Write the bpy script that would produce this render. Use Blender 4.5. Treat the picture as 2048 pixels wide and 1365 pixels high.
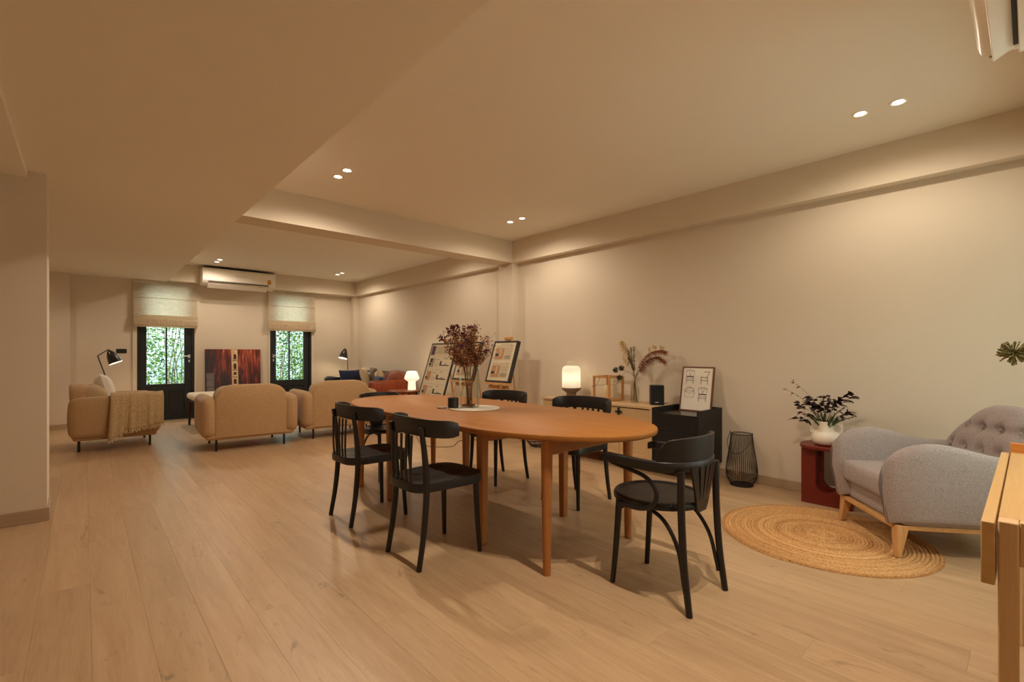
import bpy, math, random
from mathutils import Vector, Matrix, Euler
random.seed(7)
PI = math.pi
sc = bpy.context.scene
for o in list(bpy.data.objects):
    bpy.data.objects.remove(o)
COL = sc.collection

# ------------------------------------------------------------------ camera
cam = bpy.data.cameras.new('camera')
cam_o = bpy.data.objects.new('camera', cam)
COL.objects.link(cam_o)
cam.sensor_fit = 'HORIZONTAL'
cam.sensor_width = 36.0
cam.lens = 942.0 / 2048.0 * 36.0
cam.shift_y = 25.5 / 2048.0
cam.clip_start = 0.02
cam.clip_end = 200
cam_o.location = (0, 0, 1.15)
cam_o.rotation_euler = (PI / 2, 0, -math.radians(42.2616))
sc.camera = cam_o

# ------------------------------------------------------------------ world, sun, exposure
SPOT_W = 46.0          # each recessed downlight
WARM = (1.0, 0.84, 0.665)
world = bpy.data.worlds.new('sky')
sc.world = world
world.use_nodes = True
bg = world.node_tree.nodes['Background']
bg.inputs['Color'].default_value = (0.93, 0.94, 1.0, 1)
bg.inputs['Strength'].default_value = 5.2
sun = bpy.data.lights.new('sun', 'SUN')
sun.energy = 5.5
sun.angle = math.radians(2)
sun.color = (1.0, 0.95, 0.86)
sun_o = bpy.data.objects.new('sun', sun)
COL.objects.link(sun_o)
sun_o.rotation_euler = Vector((0.35, 0.62, -1.0)).to_track_quat('-Z', 'Y').to_euler()
# daylight entering through the window in the near wall (behind the desk)
day = bpy.data.lights.new('window_daylight', 'AREA')
day.shape = 'RECTANGLE'
day.size = 1.75
day.size_y = 1.7
day.energy = 165
day.color = (0.66, 0.79, 1.0)
day_o = bpy.data.objects.new('window_daylight', day)
COL.objects.link(day_o)
day_o.location = (3.4, -0.62, 1.3)
day_o.rotation_euler = (PI / 2, 0, PI)
vs = sc.view_settings
vs.view_transform = 'Standard'
vs.look = 'None'
vs.gamma = 1.0
vs.use_curve_mapping = False
vs.exposure = 0.27
sc.cycles.use_denoising = True
sc.cycles.max_bounces = 10
sc.cycles.diffuse_bounces = 6
sc.cycles.transparent_max_bounces = 24
sc.cycles.sample_clamp_indirect = 6.0
sc.cycles.caustics_reflective = False
sc.cycles.caustics_refractive = False

# ------------------------------------------------------------------ helpers: materials
def lin(c):
    r = []
    for x in c[:3]:
        x = x / 255.0
        r.append(x / 12.92 if x <= 0.04045 else ((x + 0.055) / 1.055) ** 2.4)
    return (r[0], r[1], r[2], 1.0)

MATS = {}
def _base(name):
    m = bpy.data.materials.new(name)
    m.use_nodes = True
    nt = m.node_tree
    return m, nt, nt.nodes['Principled BSDF']

def _coords(nt, scale=(1, 1, 1), rnd=False):
    tc = nt.nodes.new('ShaderNodeTexCoord')
    mp = nt.nodes.new('ShaderNodeMapping')
    mp.inputs['Scale'].default_value = scale
    nt.links.new(tc.outputs['Object'], mp.inputs['Vector'])
    if rnd:
        oi = nt.nodes.new('ShaderNodeObjectInfo')
        ml = nt.nodes.new('ShaderNodeMath'); ml.operation = 'MULTIPLY'
        ml.inputs[1].default_value = 37.0
        nt.links.new(oi.outputs['Random'], ml.inputs[0])
        nt.links.new(ml.outputs[0], mp.inputs['Location'])
    return mp

def mat(name, col, rough=0.6, metal=0.0, vary=0.0, vscale=6.0, bump=0.0, bscale=80.0, spec=0.5, sheen=0.0, coat=0.0, scale=(1, 1, 1)):
    """plain or mottled procedural material; col in sRGB 0..255"""
    if name in MATS: return MATS[name]
    m, nt, p = _base(name)
    c = lin(col)
    p.inputs['Base Color'].default_value = c
    p.inputs['Roughness'].default_value = rough
    p.inputs['Metallic'].default_value = metal
    p.inputs['Specular IOR Level'].default_value = spec
    if sheen: p.inputs['Sheen Weight'].default_value = sheen
    if coat: p.inputs['Coat Weight'].default_value = coat
    mp = _coords(nt, scale)
    n = nt.nodes.new('ShaderNodeTexNoise')
    n.inputs['Scale'].default_value = vscale
    n.inputs['Detail'].default_value = 4
    nt.links.new(mp.outputs[0], n.inputs['Vector'])
    if vary > 0:
        r = nt.nodes.new('ShaderNodeValToRGB')
        r.color_ramp.elements[0].position = 0.3
        r.color_ramp.elements[1].position = 0.7
        r.color_ramp.elements[0].color = (c[0] * (1 - vary), c[1] * (1 - vary), c[2] * (1 - vary), 1)
        r.color_ramp.elements[1].color = (min(1, c[0] * (1 + vary)), min(1, c[1] * (1 + vary)), min(1, c[2] * (1 + vary)), 1)
        nt.links.new(n.outputs['Fac'], r.inputs['Fac'])
        nt.links.new(r.outputs['Color'], p.inputs['Base Color'])
    if bump > 0:
        n2 = nt.nodes.new('ShaderNodeTexNoise')
        n2.inputs['Scale'].default_value = bscale
        n2.inputs['Detail'].default_value = 3
        nt.links.new(mp.outputs[0], n2.inputs['Vector'])
        b = nt.nodes.new('ShaderNodeBump')
        b.inputs['Strength'].default_value = bump
        b.inputs['Distance'].default_value = 0.004
        nt.links.new(n2.outputs['Fac'], b.inputs['Height'])
        nt.links.new(b.outputs['Normal'], p.inputs['Normal'])
    MATS[name] = m
    return m

def fabric(name, c1, c2, scale=260.0, rough=0.95, bump=0.35, sheen=0.15):
    """woven cloth: two yarn colours in a fine speckle"""
    if name in MATS: return MATS[name]
    m, nt, p = _base(name)
    p.inputs['Roughness'].default_value = rough
    p.inputs['Specular IOR Level'].default_value = 0.2
    p.inputs['Sheen Weight'].default_value = sheen
    mp = _coords(nt)
    n = nt.nodes.new('ShaderNodeTexNoise'); n.inputs['Scale'].default_value = scale; n.inputs['Detail'].default_value = 2
    nt.links.new(mp.outputs[0], n.inputs['Vector'])
    r = nt.nodes.new('ShaderNodeValToRGB')
    r.color_ramp.elements[0].position = 0.35; r.color_ramp.elements[1].position = 0.65
    r.color_ramp.elements[0].color = lin(c1); r.color_ramp.elements[1].color = lin(c2)
    nt.links.new(n.outputs['Fac'], r.inputs['Fac'])
    nt.links.new(r.outputs['Color'], p.inputs['Base Color'])
    b = nt.nodes.new('ShaderNodeBump'); b.inputs['Strength'].default_value = bump; b.inputs['Distance'].default_value = 0.003
    nt.links.new(n.outputs['Fac'], b.inputs['Height'])
    nt.links.new(b.outputs['Normal'], p.inputs['Normal'])
    MATS[name] = m
    return m

def wood(name, c1, c2, axis='Y', grain=1.0, rough=0.45, rnd=False, var=0.0, knots=0.0, spec=0.4, bump=0.05):
    """wood with stretched grain along one object axis"""
    if name in MATS: return MATS[name]
    m, nt, p = _base(name)
    p.inputs['Roughness'].default_value = rough
    p.inputs['Specular IOR Level'].default_value = spec
    s = {'X': (0.6, 9, 9), 'Y': (9, 0.6, 9), 'Z': (9, 9, 0.6)}[axis]
    mp = _coords(nt, tuple(v * grain for v in s), rnd)
    n = nt.nodes.new('ShaderNodeTexNoise')
    n.inputs['Scale'].default_value = 2.2; n.inputs['Detail'].default_value = 8
    n.inputs['Roughness'].default_value = 0.62; n.inputs['Distortion'].default_value = 0.9
    nt.links.new(mp.outputs[0], n.inputs['Vector'])
    w = nt.nodes.new('ShaderNodeTexNoise')
    w.inputs['Scale'].default_value = 16; w.inputs['Detail'].default_value = 3
    nt.links.new(mp.outputs[0], w.inputs['Vector'])
    mx = nt.nodes.new('ShaderNodeMix'); mx.data_type = 'FLOAT'
    mx.inputs[0].default_value = 0.3
    nt.links.new(n.outputs['Fac'], mx.inputs[2]); nt.links.new(w.outputs['Fac'], mx.inputs[3])
    r = nt.nodes.new('ShaderNodeValToRGB')
    r.color_ramp.elements[0].position = 0.32; r.color_ramp.elements[1].position = 0.68
    r.color_ramp.elements[0].color = lin(c2); r.color_ramp.elements[1].color = lin(c1)
    nt.links.new(mx.outputs[0], r.inputs['Fac'])
    out = r.outputs['Color']
    if knots > 0:
        kp = _coords(nt, {'X': (1.2, 4.5, 4.5), 'Y': (4.5, 1.2, 4.5), 'Z': (4.5, 4.5, 1.2)}[axis], rnd)
        k = nt.nodes.new('ShaderNodeTexNoise'); k.inputs['Scale'].default_value = 2.6
        k.inputs['Detail'].default_value = 6; k.inputs['Roughness'].default_value = 0.7; k.inputs['Distortion'].default_value = 1.4
        nt.links.new(kp.outputs[0], k.inputs['Vector'])
        kr = nt.nodes.new('ShaderNodeValToRGB')
        kr.color_ramp.elements[0].position = 0.27; kr.color_ramp.elements[1].position = 0.40
        kr.color_ramp.elements[0].color = (1 - knots, 1 - knots, 1 - knots, 1); kr.color_ramp.elements[1].color = (1, 1, 1, 1)
        nt.links.new(k.outputs['Fac'], kr.inputs['Fac'])
        mm = nt.nodes.new('ShaderNodeMix'); mm.data_type = 'RGBA'; mm.blend_type = 'MULTIPLY'; mm.inputs[0].default_value = 1
        nt.links.new(out, mm.inputs[6]); nt.links.new(kr.outputs['Color'], mm.inputs[7])
        out = mm.outputs[2]
    if var > 0:
        oi = nt.nodes.new('ShaderNodeObjectInfo')
        mr = nt.nodes.new('ShaderNodeMapRange')
        mr.inputs['To Min'].default_value = 1 - var; mr.inputs['To Max'].default_value = 1 + var
        nt.links.new(oi.outputs['Random'], mr.inputs['Value'])
        hs = nt.nodes.new('ShaderNodeHueSaturation')
        nt.links.new(mr.outputs[0], hs.inputs['Value']); nt.links.new(out, hs.inputs['Color'])
        out = hs.outputs['Color']
    nt.links.new(out, p.inputs['Base Color'])
    b = nt.nodes.new('ShaderNodeBump'); b.inputs['Strength'].default_value = bump; b.inputs['Distance'].default_value = 0.002
    nt.links.new(w.outputs['Fac'], b.inputs['Height']); nt.links.new(b.outputs['Normal'], p.inputs['Normal'])
    MATS[name] = m
    return m

def glass(name, tint=(235, 245, 242), refl=0.12):
    if name in MATS: return MATS[name]
    m = bpy.data.materials.new(name); m.use_nodes = True
    nt = m.node_tree; nt.nodes.clear()
    out = nt.nodes.new('ShaderNodeOutputMaterial')
    tr = nt.nodes.new('ShaderNodeBsdfTransparent'); tr.inputs['Color'].default_value = lin(tint)
    gl = nt.nodes.new('ShaderNodeBsdfGlossy'); gl.inputs['Roughness'].default_value = 0.02
    fr = nt.nodes.new('ShaderNodeLayerWeight'); fr.inputs['Blend'].default_value = refl
    mx = nt.nodes.new('ShaderNodeMixShader')
    hf = nt.nodes.new('ShaderNodeMath'); hf.operation = 'MULTIPLY'; hf.inputs[1].default_value = 0.55
    nt.links.new(fr.outputs['Fresnel'], hf.inputs[0]); nt.links.new(hf.outputs[0], mx.inputs['Fac'])
    nt.links.new(tr.outputs[0], mx.inputs[1]); nt.links.new(gl.outputs[0], mx.inputs[2])
    nt.links.new(mx.outputs[0], out.inputs['Surface'])
    MATS[name] = m
    return m

def glow(name, col, strength, base=(255, 250, 240)):
    if name in MATS: return MATS[name]
    m, nt, p = _base(name)
    p.inputs['Base Color'].default_value = lin(base)
    p.inputs['Emission Color'].default_value = lin(col)
    p.inputs['Emission Strength'].default_value = strength
    p.inputs['Roughness'].default_value = 0.5
    MATS[name] = m
    return m

def linen(name, col, trans=0.5, scale=1.0):
    """thin cloth that lets daylight through, with a slubby weave"""
    if name in MATS: return MATS[name]
    m = bpy.data.materials.new(name); m.use_nodes = True
    nt = m.node_tree; nt.nodes.clear()
    out = nt.nodes.new('ShaderNodeOutputMaterial')
    a = _coords(nt, (420 * scale, 420 * scale, 9 * scale)); b_ = _coords(nt, (9 * scale, 9 * scale, 420 * scale))
    n1 = nt.nodes.new('ShaderNodeTexNoise'); n1.inputs['Scale'].default_value = 1; nt.links.new(a.outputs[0], n1.inputs['Vector'])
    n2 = nt.nodes.new('ShaderNodeTexNoise'); n2.inputs['Scale'].default_value = 1; nt.links.new(b_.outputs[0], n2.inputs['Vector'])
    ad = nt.nodes.new('ShaderNodeMath'); ad.operation = 'ADD'
    nt.links.new(n1.outputs['Fac'], ad.inputs[0]); nt.links.new(n2.outputs['Fac'], ad.inputs[1])
    r = nt.nodes.new('ShaderNodeMapRange'); r.inputs['From Min'].default_value = 0.75; r.inputs['From Max'].default_value = 1.25
    r.inputs['To Min'].default_value = 0.62; r.inputs['To Max'].default_value = 1.08
    nt.links.new(ad.outputs[0], r.inputs['Value'])
    c = nt.nodes.new('ShaderNodeMix'); c.data_type = 'RGBA'; c.blend_type = 'MULTIPLY'; c.inputs[0].default_value = 1
    c.inputs[6].default_value = lin(col); nt.links.new(r.outputs[0], c.inputs[7])
    d = nt.nodes.new('ShaderNodeBsdfDiffuse'); t = nt.nodes.new('ShaderNodeBsdfTranslucent')
    nt.links.new(c.outputs[2], d.inputs['Color']); nt.links.new(c.outputs[2], t.inputs['Color'])
    mx = nt.nodes.new('ShaderNodeMixShader'); mx.inputs['Fac'].default_value = trans
    nt.links.new(d.outputs[0], mx.inputs[1]); nt.links.new(t.outputs[0], mx.inputs[2])
    nt.links.new(mx.outputs[0], out.inputs['Surface'])
    MATS[name] = m
    return m

# ------------------------------------------------------------------ helpers: meshes
def T(x=0, y=0, z=0): return Matrix.Translation((x, y, z))
def R(ax, deg): return Matrix.Rotation(math.radians(deg), 4, ax)

class MB:
    """collects shapes; build() links them as ONE mesh object"""
    def __init__(s): s.v = []; s.f = []; s.mi = []; s.k = 0
    def add(s, vs, fs, M=None):
        n = len(s.v)
        s.v += [tuple(M @ Vector(p)) for p in vs] if M is not None else [tuple(p) for p in vs]
        s.f += [tuple(i + n for i in f) for f in fs]
        s.mi += [s.k] * len(fs)
        return s
    def use(s, k): s.k = k; return s
    def box(s, c, d, M=None):
        x, y, z = c; a, b, h = d[0] / 2, d[1] / 2, d[2] / 2
        vs = [(x - a, y - b, z - h), (x + a, y - b, z - h), (x + a, y + b, z - h), (x - a, y + b, z - h),
              (x - a, y - b, z + h), (x + a, y - b, z + h), (x + a, y + b, z + h), (x - a, y + b, z + h)]
        return s.add(vs, [(0, 3, 2, 1), (4, 5, 6, 7), (0, 1, 5, 4), (1, 2, 6, 5), (2, 3, 7, 6), (3, 0, 4, 7)], M)
    def bb(s, x0, x1, y0, y1, z0, z1, M=None):
        return s.box(((x0 + x1) / 2, (y0 + y1) / 2, (z0 + z1) / 2), (x1 - x0, y1 - y0, z1 - z0), M)
    def taper(s, p0, d0, p1, d1, M=None):
        """square bar from p0 (size d0) to p1 (size d1)"""
        vs = []
        for p, d in ((p0, d0), (p1, d1)):
            a, b = d[0] / 2, d[1] / 2
            vs += [(p[0] - a, p[1] - b, p[2]), (p[0] + a, p[1] - b, p[2]), (p[0] + a, p[1] + b, p[2]), (p[0] - a, p[1] + b, p[2])]
        return s.add(vs, [(0, 3, 2, 1), (4, 5, 6, 7), (0, 1, 5, 4), (1, 2, 6, 5), (2, 3, 7, 6), (3, 0, 4, 7)], M)
    def lathe(s, prof, seg=24, M=None, sx=1.0, sy=1.0, cap=True):
        n = len(prof); vs = []; fs = []
        for i in range(seg):
            a = 2 * PI * i / seg
            for r, z in prof: vs.append((r * math.cos(a) * sx, r * math.sin(a) * sy, z))
        for i in range(seg):
            j = (i + 1) % seg
            for k in range(n - 1): fs.append((i * n + k, j * n + k, j * n + k + 1, i * n + k + 1))
        if cap:
            if prof[0][0] > 1e-6: fs.append(tuple(i * n for i in reversed(range(seg))))
            if prof[-1][0] > 1e-6: fs.append(tuple(i * n + n - 1 for i in range(seg)))
        return s.add(vs, fs, M)
    def tube(s, pts, r, seg=8, closed=False, M=None, flat=1.0, up=None):
        pts = [Vector(p) for p in pts]; n = len(pts)
        rr = r if isinstance(r, (list, tuple)) else [r] * n
        vs = []; fs = []
        t0 = (pts[1] - pts[0]).normalized()
        if up is not None: nrm = Vector(up)
        else: nrm = Vector((0, 0, 1)) if abs(t0.z) < 0.9 else Vector((1, 0, 0))
        nrm = (nrm - t0 * nrm.dot(t0)).normalized()
        for i in range(n):
            if closed: t = (pts[(i + 1) % n] - pts[i - 1]).normalized()
            else: t = (pts[min(i + 1, n - 1)] - pts[max(i - 1, 0)]).normalized()
            nrm = nrm - t * nrm.dot(t)
            nrm = nrm.normalized() if nrm.length > 1e-6 else t.orthogonal().normalized()
            bi = t.cross(nrm)
            for k in range(seg):
                a = 2 * PI * k / seg
                vs.append(pts[i] + (nrm * math.cos(a) + bi * math.sin(a) * flat) * rr[i])
        for i in range(n if closed else n - 1):
            j = (i + 1) % n
            for k in range(seg):
                l = (k + 1) % seg
                fs.append((i * seg + k, i * seg + l, j * seg + l, j * seg + k))
        if not closed:
            fs.append(tuple(reversed(range(seg)))); fs.append(tuple((n - 1) * seg + k for k in range(seg)))
        return s.add(vs, fs, M)
    def prism(s, poly, z0, z1, M=None):
        n = len(poly)
        vs = [(x, y, z0) for x, y in poly] + [(x, y, z1) for x, y in poly]
        fs = [tuple(reversed(range(n))), tuple(range(n, 2 * n))]
        for i in range(n): fs.append((i, (i + 1) % n, n + (i + 1) % n, n + i))
        return s.add(vs, fs, M)
    def quad(s, a, b, c, d, M=None): return s.add([a, b, c, d], [(0, 1, 2, 3)], M)
    def grid(s, fn, nu, nv, M=None, wrap=False):
        vs = [fn(i / nu, j / nv) for j in range(nv + 1) for i in range(nu + 1)]
        fs = [(j * (nu + 1) + i, j * (nu + 1) + i + 1, (j + 1) * (nu + 1) + i + 1, (j + 1) * (nu + 1) + i) for j in range(nv) for i in range(nu)]
        return s.add(vs, fs, M)
    def rbox(s, c, d, r, n=4, M=None, puff=(0, 0, 0)):
        """rounded box; puff bulges the middle of each pair of faces"""
        hx, hy, hz = d[0] / 2, d[1] / 2, d[2] / 2
        r = min(r, hx, hy, hz)
        def axis(h):
            inner = h - r
            a = [-h + r * (1 - math.cos(PI / 2 * i / n)) for i in range(n)]
            m = [(-inner + 2 * inner * i / 6) for i in range(7)] if inner > 1e-5 else [0.0]
            return a + m + [-x for x in reversed(a)]
        ax, ay, az = axis(hx), axis(hy), axis(hz)
        key = {}; vs = []; fs = []
        def vert(p):
            q = [max(-h + r, min(h - r, x)) for x, h in zip(p, (hx, hy, hz))]
            dlt = Vector(p) - Vector(q)
            k = tuple(round(x, 6) for x in p)
            if k in key: return key[k]
            w = Vector(q) + (dlt.normalized() * r if dlt.length > 1e-9 else dlt)
            u = [w[i] / (hx, hy, hz)[i] for i in range(3)]
            w = Vector((w[0] + math.copysign(puff[0], w[0]) * (abs(u[0]) ** 2) * (1 - u[1] ** 2) * (1 - u[2] ** 2),
                        w[1] + math.copysign(puff[1], w[1]) * (abs(u[1]) ** 2) * (1 - u[0] ** 2) * (1 - u[2] ** 2),
                        w[2] + math.copysign(puff[2], w[2]) * (abs(u[2]) ** 2) * (1 - u[0] ** 2) * (1 - u[1] ** 2)))
            key[k] = len(vs); vs.append(tuple(w + Vector(c))); return key[k]
        def face(A, B, mk, flip):
            for i in range(len(A) - 1):
                for j in range(len(B) - 1):
                    q = [vert(mk(A[i], B[j])), vert(mk(A[i + 1], B[j])), vert(mk(A[i + 1], B[j + 1])), vert(mk(A[i], B[j + 1]))]
                    fs.append(tuple(reversed(q)) if flip else tuple(q))
        face(ax, ay, lambda a, b: (a, b, hz), False); face(ax, ay, lambda a, b: (a, b, -hz), True)
        face(ax, az, lambda a, b: (a, -hy, b), False); face(ax, az, lambda a, b: (a, hy, b), True)
        face(ay, az, lambda a, b: (hx, a, b), False); face(ay, az, lambda a, b: (-hx, a, b), True)
        return s.add(vs, fs, M)
    def pillow(s, w, h, t, n=20, M=None, pw=0.38, corner=0.06, bump=None):
        """soft cushion in the local XZ plane, thick along Y"""
        def side(sg):
            def fn(u, v):
                a, b = u * 2 - 1, v * 2 - 1
                k = max(0.0, (1 - abs(a) ** 2.4)) * max(0.0, (1 - abs(b) ** 2.4))
                ea = 1 - corner * (1 - b * b) * abs(a)
                eb = 1 - corner * (1 - a * a) * abs(b)
                y = sg * t / 2 * k ** pw
                if bump: y += sg * bump(a, b) * k ** 0.5
                return (a * w / 2 * ea, y, b * h / 2 * eb)
            return fn
        s.grid(side(-1), n, n, M)
        f0 = len(s.f)
        s.grid(side(1), n, n, M)
        for i in range(f0, len(s.f)): s.f[i] = tuple(reversed(s.f[i]))
        return s
    def build(s, name, m, parent=None, smooth=True, angle=40, bevel=0, bseg=2, loc=None, rot=None, sub=0):
        me = bpy.data.meshes.new(name)
        me.from_pydata(s.v, [], s.f)
        ms = m if isinstance(m, (list, tuple)) else [m]
        for x in ms: me.materials.append(x)
        if len(ms) > 1: me.polygons.foreach_set('material_index', s.mi)
        if smooth:
            me.polygons.foreach_set('use_smooth', [True] * len(me.polygons))
            if angle < 180: me.set_sharp_from_angle(angle=math.radians(angle))
        me.update()
        o = bpy.data.objects.new(name, me)
        COL.objects.link(o)
        if parent is not None: o.parent = parent
        if loc is not None: o.location = loc
        if rot is not None: o.rotation_euler = rot
        if bevel:
            b = o.modifiers.new('bevel', 'BEVEL'); b.width = bevel; b.segments = bseg
            b.limit_method = 'ANGLE'; b.angle_limit = math.radians(35)
        if sub:
            d = o.modifiers.new('subdivision', 'SUBSURF'); d.levels = sub; d.render_levels = sub
        return o

def spline(pts, n=8):
    """Catmull-Rom through pts"""
    P = [Vector(p) for p in pts]; P = [P[0] * 2 - P[1]] + P + [P[-1] * 2 - P[-2]]
    out = []
    for i in range(1, len(P) - 2):
        for k in range(n):
            t = k / n; a, b, c, d = P[i - 1], P[i], P[i + 1], P[i + 2]
            out.append(0.5 * ((2 * b) + (c - a) * t + (2 * a - 5 * b + 4 * c - d) * t * t + (3 * b - a - 3 * c + d) * t ** 3))
    out.append(P[-2]); return out

def lerp(a, b, t): return a + (b - a) * t

def tag(o, label, cat, group=None, kind=None):
    o['label'] = label; o['category'] = cat
    if group: o['group'] = group
    if kind: o['kind'] = kind
    return o
def thing(name, label, cat, loc=(0, 0, 0), rz=0.0, group=None):
    o = bpy.data.objects.new(name, None); COL.objects.link(o)
    o.empty_display_size = 0.1
    o.location = loc; o.rotation_euler = (0, 0, math.radians(rz))
    return tag(o, label, cat, group)
def struct(o):
    o['kind'] = 'structure'; return o
def dup(root, loc, rz, label=None):
    r = root.copy(); COL.objects.link(r); r.location = loc; r.rotation_euler = (0, 0, math.radians(rz))
    if label: r['label'] = label
    for ch in [c for c in bpy.data.objects if c.parent == root]:
        c = ch.copy(); COL.objects.link(c); c.parent = r
        for g in [q for q in bpy.data.objects if q.parent == ch]:
            d = g.copy(); COL.objects.link(d); d.parent = c
    return r

# ------------------------------------------------------------------ shared materials
WALL = mat('wall_paint', (219, 207, 188), 0.85, bump=0.06, bscale=160, spec=0.2)
CEIL = mat('ceiling_paint', (238, 232, 220), 0.9, bump=0.05, bscale=160, spec=0.2)
FLOOR = wood('floor_oak', (200, 170, 134), (177, 145, 110), 'Y', 0.85, 0.36, rnd=True, var=0.06, knots=0.42, spec=0.45, bump=0.03)
SKIRT = wood('skirting_oak', (186, 164, 138), (168, 144, 116), 'Y', 1.0, 0.55)
SKIRTX = wood('skirting_oak_x', (186, 164, 138), (168, 144, 116), 'X', 1.0, 0.55)
BLACKW = mat('black_lacquer', (30, 28, 27), 0.38, vary=0.12, vscale=30, spec=0.45)
BLACKM = mat('black_metal', (22, 21, 21), 0.45, vary=0.1, spec=0.5)
TEAK = wood('table_oak', (168, 113, 54), (146, 92, 41), 'Y', 1.1, 0.5, spec=0.25)
TEAKZ = wood('table_oak_leg', (186, 128, 72), (160, 102, 54), 'Z', 1.1, 0.42)
TEAKX = wood('table_oak_rail', (184, 126, 70), (160, 102, 54), 'X', 1.1, 0.42)
PALE = wood('pale_oak', (214, 184, 142), (196, 162, 118), 'Y', 1.0, 0.5)
WHITEP = mat('white_plastic', (238, 232, 220), 0.4, vary=0.02, spec=0.5)
CHROME = mat('brushed_steel', (190, 188, 182), 0.28, metal=1.0, vary=0.05)
PAPER = mat('paper', (236, 228, 214), 0.8, vary=0.02)
INK = mat('ink', (60, 48, 42), 0.8, vary=0.1)
# ------------------------------------------------------------------ the room
XL, XR, YN, YF, YB = -1.6, 4.43, -0.38, 10.05, -2.4
ZC, ZS = 2.685, 2.39
fl = struct(MB().bb(XL - 0.15, XR + 0.15, YB - 0.15, YF + 0.15, -0.12, -0.012).build('floor', mat('floor_base', (196, 164, 128), 0.8, vary=0.1)))
PW, PL = 0.18, 1.82
pm = MB().bb(-PW / 2 + 0.00015, PW / 2 - 0.00015, -PL / 2 + 0.00015, PL / 2 - 0.00015, -0.0115, 0.0)
plank0 = pm.build('plank', FLOOR, fl, bevel=0.0004, bseg=1)
first = True
nx = int(math.ceil((XR - XL) / PW))
for i in range(nx):
    x0 = 0.022 + PW * (i - 9)
    x1 = min(x0 + PW, XR + 0.01)
    if x1 - x0 < 0.02: continue
    off = (i * 0.618 % 1.0) * PL
    y = YB - off
    while y < YF - 0.02:
        a, b = max(y, YB), min(y + PL, YF)
        if b - a > 0.04:
            o = plank0 if first else plank0.copy()
            if not first:
                COL.objects.link(o)
            first = False
            o.location = ((x0 + x1) / 2, (a + b) / 2, 0)
            o.scale = ((x1 - x0) / PW, (b - a) / PL, 1)
        y += PL

# walls
struct(MB().bb(XR, XR + 0.15, YB - 0.15, YF + 0.15, -0.012, ZC + 0.2).build('wall_right', WALL, smooth=False))
D1, D2, DZ = (0.655, 1.46), (2.705, 3.495), 2.36
w = MB()
for a, b in ((XL - 0.15, D1[0]), (D1[1], D2[0]), (D2[1], XR)): w.bb(a, b, YF, YF + 0.15, -0.012, ZC + 0.2)
for a, b in (D1, D2): w.bb(a, b, YF, YF + 0.15, DZ, ZC + 0.2)
struct(w.build('wall_far', WALL, smooth=False))
struct(MB().bb(XL - 0.15, XL, YB, YF, -0.012, ZC + 0.2).build('wall_left', WALL, smooth=False))
struct(MB().bb(XL - 0.15, XR + 0.15, YB - 0.15, YB, -0.012, ZC + 0.2).build('wall_back', WALL, smooth=False))
# near wall with a window; the camera stands in the opening to its left
W1 = (2.5, 4.3, 0.35, 2.2)
w = MB()
w.bb(1.25, W1[0], YN - 0.12, YN, -0.012, ZC); w.bb(W1[1], XR, YN - 0.12, YN, -0.012, ZC)
w.bb(W1[0], W1[1], YN - 0.12, YN, -0.012, W1[2]); w.bb(W1[0], W1[1], YN - 0.12, YN, W1[3], ZC)
w.bb(1.25, 1.37, YB, YN - 0.12, -0.012, ZC)
struct(w.build('wall_near', WALL, smooth=False))
win = struct(MB().bb(W1[0], W1[0] + 0.05, YN - 0.1, YN - 0.02, W1[2], W1[3]).bb(W1[1] - 0.05, W1[1], YN - 0.1, YN - 0.02, W1[2], W1[3])
             .bb(W1[0], W1[1], YN - 0.1, YN - 0.02, W1[2], W1[2] + 0.05).bb(W1[0], W1[1], YN - 0.1, YN - 0.02, W1[3] - 0.05, W1[3])
             .bb(3.38, 3.42, YN - 0.1, YN - 0.02, W1[2], W1[3]).build('window_1', BLACKM, smooth=False))
for a, b in ((W1[0] + 0.05, 3.38), (3.42, W1[1] - 0.05)):
    MB().bb(a, b, YN - 0.065, YN - 0.057, W1[2] + 0.05, W1[3] - 0.05).build('pane', glass('window_glass'), win, smooth=False)
# the wall pier on the left that ends at the passage
struct(MB().bb(XL, -0.19, 4.57, 4.88, -0.012, ZC).build('wall_pier', WALL, smooth=False))
struct(MB().bb(XL, -0.16, 9.89, YF, -0.012, ZS).build('wall_far_pier', WALL, smooth=False))
# ceilings: the raised ceiling, the low soffit along the left, beams
struct(MB().bb(1.05, XR, YB, YF, ZC, ZC + 0.2).build('ceiling', CEIL, smooth=False))
struct(MB().bb(XL, 1.05, YB, YF, ZS, ZC + 0.2).build('ceiling_soffit', CEIL, smooth=False))
struct(MB().bb(XL, -0.285, YB, 4.57, ZS - 0.045, ZS).build('trim_1', CEIL, smooth=False))
struct(MB().bb(4.32, XR, YB, YF, ZS, ZC).build('trim_2', WALL, smooth=False))
struct(MB().bb(1.05, 4.32, 4.745, 5.045, ZS, ZC).build('trim_3', WALL, smooth=False))
struct(MB().bb(1.05, 4.32, 9.77, YF, ZS, ZC).build('trim_4', WALL, smooth=False))
struct(MB().bb(1.05, 4.32, YN, -0.1, ZS, ZC).build('trim_5', WALL, smooth=False))
struct(MB().bb(4.325, XR, 4.75, 5.04, -0.012, ZS).build('trim_6', WALL, smooth=False))
struct(MB().bb(4.33, XR, 9.87, YF, -0.012, ZS).build('trim_7', WALL, smooth=False))
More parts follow.
